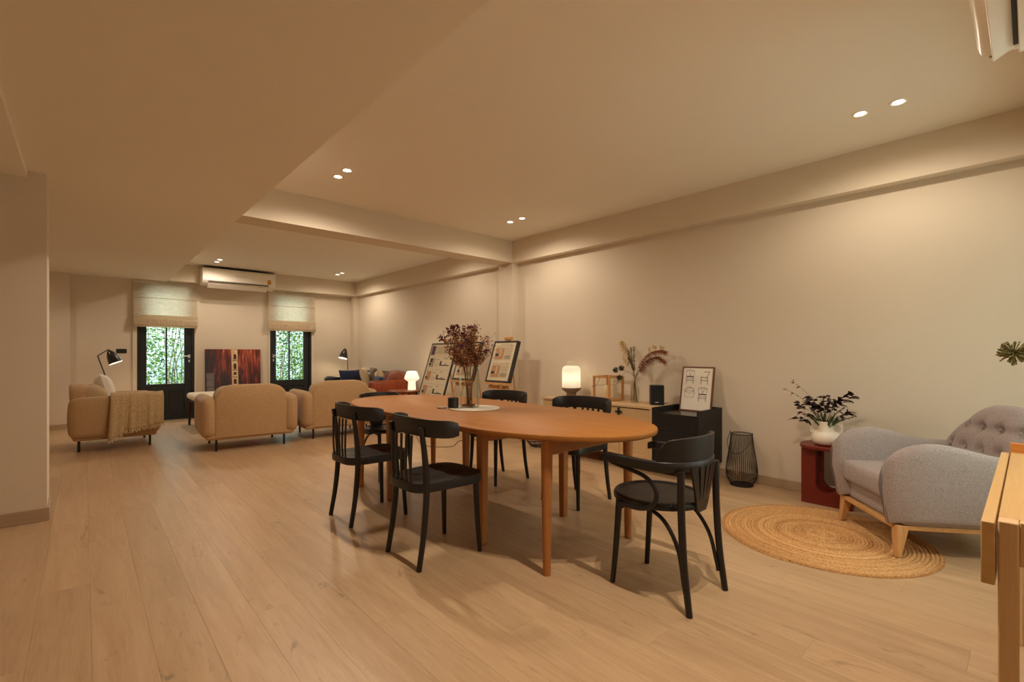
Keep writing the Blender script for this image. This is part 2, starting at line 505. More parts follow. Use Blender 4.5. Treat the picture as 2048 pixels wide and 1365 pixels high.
# skirting boards
struct(MB().bb(XR - 0.014, XR, YN, 4.75, 0, 0.078).bb(XR - 0.014, XR, 5.04, 9.87, 0, 0.078).build('baseboard_right', SKIRT, bevel=0.003))
struct(MB().bb(-0.16, D1[0] - 0.05, YF - 0.014, YF, 0, 0.078).bb(D1[1] + 0.05, D2[0] - 0.05, YF - 0.014, YF, 0, 0.078)
       .bb(D2[1] + 0.05, 4.33, YF - 0.014, YF, 0, 0.078).bb(XL, -0.16, 9.876, 9.89, 0, 0.078).bb(-0.16, -0.146, 9.876, YF, 0, 0.078).build('baseboard_far', SKIRTX, bevel=0.003))
struct(MB().bb(XL, -0.176, 4.556, 4.57, 0, 0.09).bb(-0.19, -0.176, 4.57, 4.88, 0, 0.09).build('baseboard_pier', SKIRTX, bevel=0.003))

# glazed doors to the garden
DOORC = mat('door_black', (24, 28, 31), 0.45, vary=0.08, spec=0.5)
def door(name, x0, x1, g0, g1, mull, hx, hdir):
    y0, y1 = YF + 0.03, YF + 0.075
    gz0, gz1 = 0.625, 2.27
    d = struct(MB().bb(x0, x0 + 0.035, YF + 0.0, YF + 0.1, 0, DZ).bb(x1 - 0.035, x1, YF + 0.0, YF + 0.1, 0, DZ)
               .bb(x0, x1, YF + 0.0, YF + 0.1, DZ - 0.035, DZ).bb(x0, x1, YF, YF + 0.1, -0.01, 0.012).build(name, DOORC, bevel=0.003))
    MB().bb(x0 + 0.038, g0, y0, y1, 0.015, DZ - 0.04).build('door_stile', DOORC, d, bevel=0.003)
    MB().bb(g1, x1 - 0.038, y0, y1, 0.015, DZ - 0.04).build('door_stile', DOORC, d, bevel=0.003)
    MB().bb(g0, g1, y0, y1, gz1, DZ - 0.04).build('door_rail', DOORC, d, bevel=0.003)
    MB().bb(g0, g1, y0, y1, 0.50, gz0).build('door_rail', DOORC, d, bevel=0.003)
    MB().bb(g0, g1, y0, y1, 0.015, 0.14).build('door_rail', DOORC, d, bevel=0.003)
    for a, b in ((g0, mull - 0.03), (mull + 0.03, g1)):
        MB().bb(a, b, y0 + 0.015, y1 - 0.01, 0.14, 0.50).build('door_panel', DOORC, d, bevel=0.004)
    MB().bb(mull - 0.03, mull + 0.03, y0, y1, 0.14, 0.50).build('door_stile', DOORC, d, bevel=0.003)
    MB().bb(mull - 0.011, mull + 0.011, y0 - 0.002, y1, gz0, gz1).build('glazing_bar', DOORC, d, bevel=0.002)
    for a, b in ((g0, mull - 0.011), (mull + 0.011, g1)):
        MB().bb(a, b, y0 + 0.02, y0 + 0.026, gz0, gz1).build('pane', glass('door_glass'), d, smooth=False)
    h = MB().bb(hx - 0.018, hx + 0.018, y0 - 0.012, y0, 1.075, 1.135)
    h.tube(spline([(hx, y0 - 0.005, 1.107), (hx, y0 - 0.05, 1.107), (hx + hdir * 0.03, y0 - 0.055, 1.107), (hx + hdir * 0.14, y0 - 0.052, 1.107)], 4), 0.010, 8)
    h.build('door_handle', CHROME, d)
    MB().bb(hx - 0.014, hx + 0.014, y0 - 0.008, y0, 1.0, 1.045).build('keyhole_plate', CHROME, d, bevel=0.003)
    return d
door('door_1', D1[0], D1[1], 0.785, 1.315, 1.058, 1.385, -1)
door('door_2', D2[0], D2[1], 2.825, 3.352, 3.074, 2.775, 1)
struct(MB().bb(D1[0] - 0.06, D1[0], YF - 0.022, YF, 0, DZ).bb(D1[1], D1[1] + 0.035, YF - 0.015, YF, 0, DZ).build('trim_8', WALL, bevel=0.003))
struct(MB().bb(D2[0] - 0.035, D2[0], YF - 0.015, YF, 0, DZ).bb(D2[1], D2[1] + 0.06, YF - 0.022, YF, 0, DZ).build('trim_9', WALL, bevel=0.003))

# ------------------------------------------------------------------ garden strip outside
struct(MB().bb(-6, 9, YF + 0.15, 16, -0.35, -0.06).build('ground', mat('garden_paving', (168, 160, 148), 0.9, vary=0.2, vscale=3)))
hw = thing('neighbour_wall', 'pale blue clapboard wall of the house next door', 'wall', (0, 0, 0)); hw['kind'] = 'structure'
SID = mat('pale_blue_siding', (196, 212, 222), 0.6, vary=0.05, vscale=2)
bm = MB().bb(-4.5, 4.5, -0.012, 0.012, -0.075, 0.105, R('X', 6)); b0 = bm.build('board', SID, hw, bevel=0.002)
for k in range(22):
    b = b0 if k == 0 else b0.copy()
    if k: COL.objects.link(b)
    b.location = (2.2, 12.9, k * 0.165)
LEAF = []
for nm, c in (('leaf_light', (150, 180, 92)), ('leaf_mid', (96, 138, 62)), ('leaf_dark', (54, 90, 46))):
    LEAF.append(linen(nm, c, 0.45, 0.02))
BARK = mat('bark', (112, 92, 66), 0.9, vary=0.2)
def shrub(label, cx, cy, wx, wy, h, n, seed):
    rg = random.Random(seed)
    t = thing('garden_shrub', label, 'shrub', (cx, cy, -0.06), group='leafy shrubs behind the glazed doors')
    st = MB(); lf = MB()
    for k in range(9):
        x = rg.uniform(-wx, wx) * 0.7; y = rg.uniform(-wy, wy) * 0.6
        pts = spline([(x, y, 0), (x + rg.uniform(-.1, .1), y, h * .35), (x + rg.uniform(-.2, .2), y + rg.uniform(-.1, .1), h * .7), (x + rg.uniform(-.25, .25), y, h * rg.uniform(.85, 1))], 5)
        st.tube(pts, [lerp(.012, .004, i / (len(pts) - 1)) for i in range(len(pts))], 5)
    for k in range(n):
        p = Vector((rg.gauss(0, .5) * wx, rg.gauss(0, .5) * wy, rg.uniform(0.12, 1) * h))
        M = T(*p) @ Euler((rg.uniform(-.9, .9), rg.uniform(-.9, .9), rg.uniform(0, 6.28))).to_matrix().to_4x4()
        L = rg.uniform(.05, .1); W = L * .26
        lf.use(rg.choice((0, 0, 1, 1, 2)))
        lf.add([(0, 0, 0), (W, L * .45, .008), (0, L, -.012), (-W, L * .45, .008)], [(0, 1, 2, 3)], M)
    st.build('stem', BARK, t); f = lf.build('foliage', LEAF, t, smooth=False); f['kind'] = 'stuff'
shrub('leafy bamboo-like shrub outside the left glazed door', 1.15, 12.0, .62, .3, 2.5, 1900, 3)
shrub('dense leafy shrub outside the right glazed door', 3.75, 12.0, .72, .35, 2.5, 2900, 4)
shrub('slim leafy shrub at the edge of the left glazed door', 2.05, 12.5, .3, .2, 1.4, 500, 5)
# ------------------------------------------------------------------ recessed downlights
def downlight(x, y, label, power=1.0, beam=(166, 0.85), tilt=(0, 0)):
    t = thing('downlight', label, 'downlight', (x, y, ZC), group='recessed ceiling downlights')
    # flat ring, inner reflector cone and the lamp face
    MB().lathe([(0.036, 0.0), (0.036, -0.004), (0.047, -0.003), (0.049, 0.0)], 24, cap=False).build('trim_ring', WHITEP, t)
    MB().lathe([(0.0355, -0.001), (0.030, -0.002)], 24, cap=False).build('reflector', mat('downlight_reflector', (40, 34, 28), 0.4), t)
    MB().lathe([(0.0, -0.0030), (0.030, -0.0025)], 24, cap=False).build('lamp', glow('downlight_lamp', (255, 226, 180), 60.0), t, smooth=False)
    l = bpy.data.lights.new('downlight_beam', 'SPOT')
    l.energy = SPOT_W * power; l.color = WARM; l.spot_size = math.radians(beam[0]); l.spot_blend = beam[1]; l.shadow_soft_size = 0.013
    lo = bpy.data.objects.new('downlight_beam', l); COL.objects.link(lo); lo.parent = t
    lo.location = (0, 0, -0.034)
    lo.rotation_euler = (tilt[0], tilt[1], 0)
    return t
BAYS = [
    (1.627, 3.84, 'lit ceiling downlight nearer the soffit over the dining table, nearer of its pair'),
    (1.627, 4.03, 'lit ceiling downlight nearer the soffit over the dining table, further of its pair'),
    (3.67, 3.87, 'lit ceiling downlight by the corner pilaster, nearer of its pair'),
    (3.67, 4.07, 'dimmer ceiling downlight by the corner pilaster, further of its pair'),
    (3.67, 0.54, 'bright starry ceiling downlight above the grey armchair, rightmost of all'),
    (3.67, 0.73, 'bright starry ceiling downlight above the grey armchair, left of its pair'),
    (1.627, 0.54, 'ceiling downlight over the near end of the room, nearer of its pair'),
    (1.627, 0.73, 'ceiling downlight over the near end of the room, further of its pair'),
    (1.64, 8.88, 'small ceiling downlight in front of the far air conditioner, nearer of its pair'),
    (1.64, 9.12, 'small ceiling downlight in front of the far air conditioner, further of its pair'),
    (3.635, 8.80, 'small ceiling downlight near the far right corner, nearer of its pair'),
    (3.635, 9.02, 'small ceiling downlight near the far right corner, further of its pair'),
    (1.64, 5.70, 'ceiling downlight hidden behind the cross beam on the soffit side'),
    (3.635, 5.70, 'ceiling downlight hidden behind the cross beam on the easel side'),
]
for x, y, lb in BAYS:
    downlight(x, y, lb, 0.26 if y == 4.07 else 1.45 if (x < 2 and y < 1) else 0.25 if y < 1 else 0.42 if y > 8 else 0.45 if y > 5 else 0.37 if x > 2 else 0.9,
              (150, 1.0) if (x < 2 and y < 1) else (170, 0.6) if x > 2 else (168, 0.7))

so_l = downlight(-0.72, 8.7, 'ceiling downlight in the low soffit behind the left wall pier', 0.3, (166, 0.8))
so_l.location.z = ZS

# ------------------------------------------------------------------ dining table
tx, ty, tz = 2.147, 2.80, 0.74
t = thing('dining_table', 'long oval oak dining table on eight legs in the room centre', 'table', (tx, ty, 0))
A, B, S = 0.565, 0.88, 0.595
def oval(a, b, s, n=28):
    p = []
    for i in range(n + 1):
        th = PI * i / n
        p.append((a * math.cos(th), s + b * math.sin(th)))
    for i in range(n + 1):
        th = PI + PI * i / n
        p.append((a * math.cos(th), -s + b * math.sin(th)))
    return p
top = MB()
rings = [(0.022, -0.034), (0.004, -0.026), (0.0, -0.012), (0.003, -0.003), (0.008, 0.0)]
polys = [oval(A - d, B - d, S) for d, z in rings]
n = len(polys[0]); vs = []; fs = []
for (d, z), pl in zip(rings, polys): vs += [(x, y, tz + z) for x, y in pl]
for k in range(len(rings) - 1):
    for i in range(n): fs.append((k * n + i, k * n + (i + 1) % n, (k + 1) * n + (i + 1) % n, (k + 1) * n + i))
fs.append(tuple(reversed(range(n)))); fs.append(tuple(range((len(rings) - 1) * n, len(rings) * n)))
top.add(vs, fs).build('tabletop', TEAK, t)
LX = 0.367
LY = [-1.11, -0.575, 0.575, 1.105]
legm = MB().taper((0, 0, 0), (0.040, 0.040), (0, 0, tz - 0.034), (0.062, 0.062))
for ly in LY:
    for sx in (-1, 1):
        if abs(ly) > 1: MB().lathe([(0.021, 0), (0.032, tz - 0.034)], 20, T(sx * LX, ly, 0)).build('leg', TEAKZ, t)
        else: MB().taper((sx * LX, ly, 0), (0.044, 0.044), (sx * LX, ly, tz - 0.034), (0.056, 0.056)).build('leg', TEAKZ, t, bevel=0.006)
    MB().bb(-LX + 0.028, LX - 0.028, ly - 0.011, ly + 0.011, tz - 0.12, tz - 0.0345).build('apron', TEAKX, t, bevel=0.003)
for sx in (-1, 1):
    MB().bb(sx * LX - 0.011, sx * LX + 0.011, -0.545, 0.545, tz - 0.085, tz - 0.0345).build('rail', TEAK, t, bevel=0.003)

# ------------------------------------------------------------------ black dining chairs (front = +x)
def make_chair():
    t = thing('dining_chair', 'x', 'chair', group='black dining chairs with slatted backs')
    # saddle seat, wider at the front
    def half(u): # u -1 rear .. 1 front -> half width
        return 0.180 + 0.032 * (u * 0.5 + 0.5)
    n = 24
    out = []
    for i in range(48):
        a = 2 * PI * i / 48
        c, s_ = math.cos(a), math.sin(a)
        x = math.copysign(abs(c) ** 0.42, c); y = math.copysign(abs(s_) ** 0.42, s_)
        out.append((0.005 + 0.225 * x + 0.018 * (1 - y * y) * (1 if x > 0 else -0.3) , y * half(x)))
    m = MB(); vs = []; fs = []
    lev = [(0.94, 0.402), (1.0, 0.408), (1.0, 0.446), (0.985, 0.455)]
    for k, z in lev: vs += [(x * k, y * k, z) for x, y in out]
    for q in range(3):
        for i in range(48): fs.append((q * 48 + i, q * 48 + (i + 1) % 48, (q + 1) * 48 + (i + 1) % 48, (q + 1) * 48 + i))
    fs.append(tuple(reversed(range(48))))
    base = len(vs)
    fr = [0.86, 0.66, 0.42, 0.2]
    for k in fr:
        for x, y in out:
            X, Y = x * k, y * k
            dip = 0.016 * math.exp(-((X + 0.04) ** 2 / 0.018 + (abs(Y) - 0.075) ** 2 / 0.006)) + 0.004 * (1 - k)
            vs.append((X, Y, 0.457 - dip))
    prev = 3 * 48
    for q in range(len(fr)):
        st = base + q * 48
        for i in range(48): fs.append((prev + i, prev + (i + 1) % 48, st + (i + 1) % 48, st + i))
        prev = st
    fs.append(tuple(prev + i for i in range(48)))
    m.add(vs, fs).build('seat', BLACKW, t, angle=60)
    for sy in (-1, 1):
        pts = spline([(-0.205, sy * 0.172, 0), (-0.172, sy * 0.168, 0.2), (-0.154, sy * 0.165, 0.42), (-0.165, sy * 0.165, 0.6), (-0.188, sy * 0.165, 0.757)], 6)
        MB().tube(pts, [lerp(0.0145, 0.018, min(1, i / 12)) if i < 14 else lerp(0.018, 0.0135, (i - 14) / (len(pts) - 15)) for i in range(len(pts))], 12).build('back_leg', BLACKW, t)
        MB().tube(spline([(0.195, sy * 0.182, 0), (0.185, sy * 0.172, 0.2), (0.178, sy * 0.166, 0.41)], 4), [lerp(0.0125, 0.0185, i / 8) for i in range(9)], 12).build('front_leg', BLACKW, t)
    # bowed top rail with wrapped ends
    def rail(off):
        pts = []
        for i in range(25):
            u = -1 + 2 * i / 24
            y = 0.268 * math.sin(u * PI / 2 * 0.98)
            x = -0.222 + 0.185 * (abs(u) ** 3.0)
            pts.append((x + off[0], y))
        return pts
    m = MB(); c = []
    prof = [(-0.006, -0.046), (0.007, -0.048), (0.010, -0.02), (0.010, 0.02), (0.006, 0.047), (-0.004, 0.048), (-0.009, 0.02), (-0.009, -0.02)]
    ctr = [(-0.184 + 0.165 * abs(-1 + i / 12) ** 2.6, 0.268 * math.sin((-1 + i / 12) * PI / 2)) for i in range(25)]
    vs = []; fs = []
    for i, (x, y) in enumerate(ctr):
        a = ctr[max(0, i - 1)]; b = ctr[min(24, i + 1)]
        tdir = Vector((b[0] - a[0], b[1] - a[1])).normalized(); nn = Vector((tdir.y, -tdir.x))
        u = abs(-1 + i / 12)
        hsc = 1.0 if u < 0.8 else math.sqrt(max(0.06, 1 - ((u - 0.8) / 0.2) ** 2 * 0.94))
        for d, h in prof: vs.append((x + nn.x * d - 0.06 * (h + 0.02) , y + nn.y * d, 0.742 + h * (0.62 + 0.38 * hsc) + 0.012 * (1 - u * u)))
    k = len(prof)
    for i in range(24):
        for q in range(k): fs.append((i * k + q, i * k + (q + 1) % k, (i + 1) * k + (q + 1) % k, (i + 1) * k + q))
    fs.append(tuple(reversed(range(k)))); fs.append(tuple(24 * k + q for q in range(k)))
    m.add(vs, fs).build('top_rail', BLACKW, t, angle=60)
    for j in range(5):
        y = (-2 + j) * 0.055
        MB().tube(spline([(-0.207, y * 0.86, 0.41), (-0.214, y * 0.9, 0.53), (-0.212, y, 0.712)], 4), 0.0105, 8, flat=0.55, up=(0, 1, 0)).build('back_slat', BLACKW, t)
    return t
ch = make_chair()
def put(first, root, loc, rz, label):
    if first:
        root.location = loc; root.rotation_euler = (0, 0, math.radians(rz)); root['label'] = label; return root
    return dup(root, loc, rz, label)
put(True, ch, (1.512, 2.34, 0), 0, 'black slat-back chair nearest the camera on the open-floor side of the table')
put(False, ch, (1.510, 3.19, 0), 0, 'black slat-back chair on the open-floor side, further along towards the sofas')
put(False, ch, (2.835, 3.30, 0), 180, 'black slat-back chair on the wall side of the table, nearer the easels')
put(False, ch, (2.875, 2.41, 0), 180, 'black slat-back chair on the wall side of the table, in front of the sideboard')

# ------------------------------------------------------------------ bentwood armchairs (front = +x)
def make_armchair():
    t = thing('bentwood_armchair', 'x', 'armchair', group='black bentwood armchairs at the table ends')
    # round seat: bent rim and thin dished panel
    def ring(r, n=40):
        return [((r * math.cos(2 * PI * i / n)) * (1.02 if math.cos(2 * PI * i / n) > 0 else 1.0), r * math.sin(2 * PI * i / n) * (1.0 + 0.03 * math.cos(2 * PI * i / n))) for i in range(n)]
    n = 40; vs = []; fs = []
    lev = [(0.200, 0.428), (0.212, 0.432), (0.214, 0.448), (0.208, 0.460), (0.196, 0.463), (0.188, 0.457)]
    for r, z in lev: vs += [(x, y, z) for x, y in ring(r)]
    for k in range(len(lev) - 1):
        for i in range(n): fs.append((k * n + i, k * n + (i + 1) % n, (k + 1) * n + (i + 1) % n, (k + 1) * n + i))
    m = MB().add(vs, fs); m.build('seat_rim', BLACKW, t, angle=60, loc=(0.036, 0, 0)).scale = (1.03, 1.03, 1)
    MB().lathe([(0.0, 0.440), (0.196, 0.436), (0.196, 0.455), (0.12, 0.452), (0.0, 0.449)], 40).build('seat', BLACKW, t, angle=60, loc=(0.036, 0, 0))
    for sy in (-1, 1):
        MB().tube(spline([(-0.213, sy * 0.178, 0), (-0.185, sy * 0.174, 0.22), (-0.172, sy * 0.172, 0.44), (-0.170, sy * 0.172, 0.625)], 6), [lerp(0.0145, 0.0165, min(1, i / 9)) for i in range(19)], 12).build('back_leg', BLACKW, t)
        MB().tube(spline([(0.205, sy * 0.158, 0), (0.188, sy * 0.150, 0.2), (0.172, sy * 0.146, 0.435)], 5), [lerp(0.0125, 0.017, i / 10) for i in range(11)], 12).build('front_leg', BLACKW, t)
        # arched brace from the front leg down to the back leg
        MB().tube(spline([(0.178, sy * 0.139, 0.375), (0.12, sy * 0.135, 0.408), (0.03, sy * 0.137, 0.415), (-0.07, sy * 0.142, 0.375), (-0.145, sy * 0.152, 0.27), (-0.178, sy * 0.163, 0.13), (-0.186, sy * 0.164, 0.09)], 5), 0.0095, 8).build('brace', BLACKW, t)
        # bent loop carrying the arm
        MB().tube(spline([(0.165, sy * 0.222, 0.622), (0.08, sy * 0.222, 0.606), (-0.02, sy * 0.222, 0.585), (-0.075, sy * 0.222, 0.535), (-0.07, sy * 0.222, 0.475), (-0.01, sy * 0.222, 0.435), (0.08, sy * 0.219, 0.428), (0.13, sy * 0.205, 0.430)], 5), 0.0105, 8).build('arm_loop', BLACKW, t)
    # arm bow: flat band bent round the back into both arms
    ctr = []
    for i in range(41):
        u = -1 + 2 * i / 40
        if abs(u) > 0.52:
            k = (abs(u) - 0.52) / 0.48
            x, y = lerp(-0.045, 0.225, k), math.copysign(0.226 - 0.010 * k * k, u)
        else:
            a = u / 0.52 * PI / 2
            x, y = -0.045 - 0.150 * math.cos(a), 0.226 * math.sin(a)
        ctr.append((x, y, u))
    vs = []; fs = []
    for i, (x, y, u) in enumerate(ctr):
        a = ctr[max(0, i - 1)]; b = ctr[min(40, i + 1)]
        td = Vector((b[0] - a[0], b[1] - a[1])).normalized(); nn = Vector((td.y, -td.x))
        wd = 0.0135 if abs(u) < 0.6 else lerp(0.0135, 0.021, (abs(u) - 0.6) / 0.4)
        hh = 0.024 if abs(u) < 0.75 else lerp(0.024, 0.013, (abs(u) - 0.75) / 0.25)
        zc = 0.640
        for d, h in ((-1, -0.8), (-0.7, -1), (0.7, -1), (1, -0.8), (1, 0.8), (0.7, 1), (-0.7, 1), (-1, 0.8)):
            vs.append((x + nn.x * d * wd, y + nn.y * d * wd, zc + (h * hh if h < 0 else h * 0.024) - (0.008 if abs(u) > 0.97 else 0)))
    for i in range(40):
        for q in range(8): fs.append((i * 8 + q, i * 8 + (q + 1) % 8, (i + 1) * 8 + (q + 1) % 8, (i + 1) * 8 + q))
    fs.append(tuple(reversed(range(8)))); fs.append(tuple(320 + q for q in range(8)))
    MB().add(vs, fs).build('arm_bow', BLACKW, t, angle=50)
    # raised crest on top of the bow
    cr = []
    for i in range(29):
        u = -1 + 2 * i / 28; a = u * PI / 2 * 0.86; kk = min(1, (1 - abs(u)) / 0.3)
        cr.append((-0.045 - 0.152 * math.cos(a), 0.226 * math.sin(a), max(0.003, 0.112 * math.sqrt(1 - (1 - kk) ** 2) * (0.84 + 0.16 * (1 - u * u))) ))
    vs = []; fs = []
    for x, y, h in cr:
        nn = Vector((x + 0.045, y)).normalized(); o = -0.16 * h
        vs += [(x - nn.x * 0.009, y - nn.y * 0.009, 0.662), (x + nn.x * 0.009, y + nn.y * 0.009, 0.662),
               (x + nn.x * 0.008 + o * 0.3, y + nn.y * 0.008, 0.662 + h), (x - nn.x * 0.008 + o * 0.3, y - nn.y * 0.008, 0.662 + h)]
    for i in range(28):
        for q in range(4): fs.append((i * 4 + q, i * 4 + (q + 1) % 4, (i + 1) * 4 + (q + 1) % 4, (i + 1) * 4 + q))
    fs.append((3, 2, 1, 0)); fs.append((112, 113, 114, 115))
    MB().add(vs, fs).build('crest', BLACKW, t, angle=40, bevel=0.004)
    # fan splat: five ribs between four slots, joined at foot and head
    m = MB()
    def splat(u, z):  # u -1..1, z height -> point on curved sheet
        k = (z - 0.425) / (0.63 - 0.425)
        wdt = lerp(0.050, 0.118, k ** 1.2)
        y = u * wdt
        return (-0.045 - 0.158 * math.cos(min(1.2, abs(y) / 0.226)) + 0.026 * (1 - k), y)
    for j in range(5):
        u0, u1 = -1 + 0.4 * j + (0.055 if j else 0), -1 + 0.4 * (j + 1) - (0.055 if j < 4 else 0)
        zs = [0.475 + (0.635 - 0.475) * q / 6 for q in range(7)]
        vs = []
        for z in zs:
            k = min(1, (z - 0.475) / 0.05)
            c0 = lerp(-1 + 0.4 * j, u0, k); c1 = lerp(-1 + 0.4 * (j + 1), u1, k)
            a = splat(c0, z); b = splat(c1, z)
            vs += [(a[0] - 0.005, a[1], z), (b[0] - 0.005, b[1], z), (b[0] + 0.005, b[1], z), (a[0] + 0.005, a[1], z)]
        fs = []
        for q in range(6):
            for e in range(4): fs.append((q * 4 + e, q * 4 + (e + 1) % 4, (q + 1) * 4 + (e + 1) % 4, (q + 1) * 4 + e))
        fs += [(3, 2, 1, 0), (24, 25, 26, 27)]
        m.add(vs, fs)
    vs = []; fs = []
    for q in range(6):
        z = 0.418 + (0.476 - 0.418) * q / 5
        k = 1 if z > 0.44 else (0.72 + 0.28 * (z - 0.418) / 0.022)
        a = splat(-k, max(z, 0.425)); b = splat(k, max(z, 0.425))
        vs += [(a[0] - 0.0055, a[1], z), (b[0] - 0.0055, b[1], z), (b[0] + 0.0055, b[1], z), (a[0] + 0.0055, a[1], z)]
    for q in range(5):
        for e in range(4): fs.append((q * 4 + e, q * 4 + (e + 1) % 4, (q + 1) * 4 + (e + 1) % 4, (q + 1) * 4 + e))
    fs += [(3, 2, 1, 0), (20, 21, 22, 23)]
    m.add(vs, fs).build('back_splat', BLACKW, t, angle=40, loc=(-0.006, 0, 0))
    return t
ac = make_armchair()
put(True, ac, (2.131, 1.212, 0), 90, 'black bentwood armchair at the near end of the dining table')
put(False, ac, (2.12, 4.125, 0), -90, 'black bentwood armchair at the far end of the dining table')
# ------------------------------------------------------------------ things on the dining table
tag(MB().lathe([(0.0, 0.0), (0.185, 0.0), (0.19, 0.003), (0.186, 0.006), (0.0, 0.005)], 48).build('round_placemat', fabric('placemat_felt', (196, 188, 174), (214, 206, 190), 200), loc=(2.17, 2.80, tz)),
    'flat round pale grey mat under the flower vase', 'placemat')
vx, vy, vz = 2.165, 2.865, tz + 0.006
v = thing('glass_vase', 'tall clear glass cylinder vase holding dried purple flowers', 'vase', (vx, vy, vz))
MB().lathe([(0.0, 0.002), (0.074, 0.002), (0.077, 0.006), (0.077, 0.302), (0.0745, 0.303), (0.0745, 0.296)], 48, cap=False).build('vase_body', glass('vase_glass', (248, 250, 246), 0.22), v)
def bouquet():
    t = thing('dried_flowers', 'bunch of dried purple and rust brown flowers in the tall glass vase', 'flowers', (vx, vy, vz + 0.006))
    t.scale = (1.2, 1.2, 1.17)
    rg = random.Random(11)
    st = MB(); seed = MB(); blo = MB()
    heads = []
    for k in range(40):
        a = rg.uniform(0, 2 * PI); sp = rg.uniform(0.02, 0.18); h = rg.uniform(0.34, 0.52)
        if sp > 0.13: h *= 0.88
        r0 = rg.uniform(0, 0.035)
        a0 = rg.uniform(0, 2 * PI)
        p = spline([(r0 * math.cos(a0), r0 * math.sin(a0), 0), (0.02 * math.cos(a), 0.02 * math.sin(a), 0.14),
                    (0.036 * math.cos(a), 0.036 * math.sin(a), 0.25), (sp * .7 * math.cos(a), sp * .7 * math.sin(a), h * .8), (sp * math.cos(a), sp * math.sin(a), h)], 4)
        st.tube(p, [lerp(.0016, .0008, i / 16) for i in range(17)], 4)
        # side twigs with seed husks in the upper half
        for j in range(9, 17):
            q = p[j]
            for _ in range(5):
                d = Vector((rg.gauss(0, 1), rg.gauss(0, 1), rg.uniform(.1, 1.4))).normalized() * rg.uniform(.012, .04)
                e = q + d
                st.tube([q, e], .0006, 3)
                for _2 in range(2):
                    c = e + Vector((rg.gauss(0, .004), rg.gauss(0, .004), rg.gauss(0, .004)))
                    s = rg.uniform(.0025, .0048)
                    M = T(*c) @ Euler((rg.uniform(0, 6), rg.uniform(0, 6), 0)).to_matrix().to_4x4()
                    seed.use(rg.choice((0, 0, 1, 2)))
                    seed.add([(s, 0, 0), (-s, 0, 0), (0, s, 0), (0, -s, 0), (0, 0, s * 1.5), (0, 0, -s * 1.5)],
                             [(0, 2, 4), (2, 1, 4), (1, 3, 4), (3, 0, 4), (2, 0, 5), (1, 2, 5), (3, 1, 5), (0, 3, 5)], M)
        if k % 3 == 0: heads.append(p[-1])
    for hd in heads:
        for _ in range(7):
            c = hd + Vector((rg.gauss(0, .012), rg.gauss(0, .012), rg.gauss(0, .012)))
            for _p in range(5):
                M = T(*c) @ Euler((rg.uniform(0, 6), rg.uniform(0, 6), rg.uniform(0, 6))).to_matrix().to_4x4()
                blo.add([(0, 0, 0), (.006, .007, .002), (0, .014, 0), (-.006, .007, .002)], [(0, 1, 2, 3)], M)
    st.build('stems', mat('dried_stem', (132, 92, 60), 0.8, vary=0.2), t)['kind'] = 'stuff'
    seed.build('seed_husks', [mat('husk_brown', (142, 92, 58), 0.9), mat('husk_rust', (112, 62, 50), 0.9), mat('husk_pale', (190, 146, 98), 0.9)], t, smooth=False)['kind'] = 'stuff'
    blo.build('petals', mat('petal_purple', (96, 46, 80), 0.9, vary=0.25, vscale=60), t, smooth=False)['kind'] = 'stuff'
    r2 = MB()
    for k in range(40):
        a = rg.uniform(0, 6.28); r = 0.044 * math.sqrt(rg.random())
        r2.lathe([(0, -.006), (.006, -.002), (.006, .003), (0, .007)], 5, T(r * math.cos(a), r * math.sin(a), .006))
    r2.build('stem_collar', mat('dried_berries', (132, 78, 66), 0.8, vary=0.2, vscale=50), t)['kind'] = 'stuff'
bouquet()
c = thing('candle_jar', 'small matt black candle jar beside the glass vase', 'candle', (2.045, 2.905, tz + 0.006))
MB().lathe([(0.0, 0.0), (0.036, 0.0), (0.040, 0.004), (0.040, 0.074), (0.037, 0.076), (0.036, 0.066), (0.0, 0.066)], 32).build('jar', mat('matt_black_ceramic', (24, 23, 22), 0.5, vary=0.1), c)
MB().lathe([(0.0, 0.066), (0.0355, 0.066), (0.0355, 0.067), (0.0, 0.068)], 24).build('wax', mat('wax', (222, 206, 176), 0.5, vary=0.03), c)
MB().tube([(0, 0, .067), (.002, .001, .078)], .0012, 5).build('wick', BLACKM, c)
l = MB().lathe([(0.0, 0.0), (0.034, 0.0), (0.036, 0.003), (0.036, 0.010), (0.034, 0.012), (0.0, 0.012)], 32)
tag(l.build('jar_lid', mat('lid_grey', (150, 140, 122), 0.45, vary=0.06), loc=(1.985, 2.965, tz)), 'flat grey lid lying beside the black candle jar', 'lid')

# ------------------------------------------------------------------ floating oak sideboard on the right wall
SX0, SX1, SZ0, SZ1 = 3.96, 4.425, 0.135, 0.645
s = thing('sideboard', 'pale oak wall-hung sideboard with black cross handles', 'sideboard', (0, 0, 0))
MB().bb(SX0, SX1, 2.40, 3.86, SZ1 - 0.024, SZ1).build('worktop', PALE, s, bevel=0.002)
MB().bb(SX0 + 0.024, SX1, 2.425, 3.84, SZ0, SZ0 + 0.024).bb(SX0 + 0.03, SX1, 3.82, 3.845, SZ0 + 0.024, SZ1 - 0.0245).bb(SX0 + 0.001, SX1, 2.40, 2.425, SZ0, SZ1 - 0.0245)\
    .bb(SX1 - 0.02, SX1 - 0.001, 2.425, 3.82, SZ0 + 0.024, SZ1 - 0.0245).bb(SX0 + 0.04, SX1 - 0.02, 3.105, 3.125, SZ0 + 0.024, SZ1 - 0.0245).build('carcass', PALE, s, bevel=0.0015)
for a, b in ((2.430, 2.773), (2.777, 3.114), (3.118, 3.460), (3.464, 3.815)):
    d = MB().bb(SX0 + 0.012, SX0 + 0.030, a, b, SZ0 + 0.004, SZ1 - 0.034).build('cabinet_door', PALE, s, bevel=0.0015)
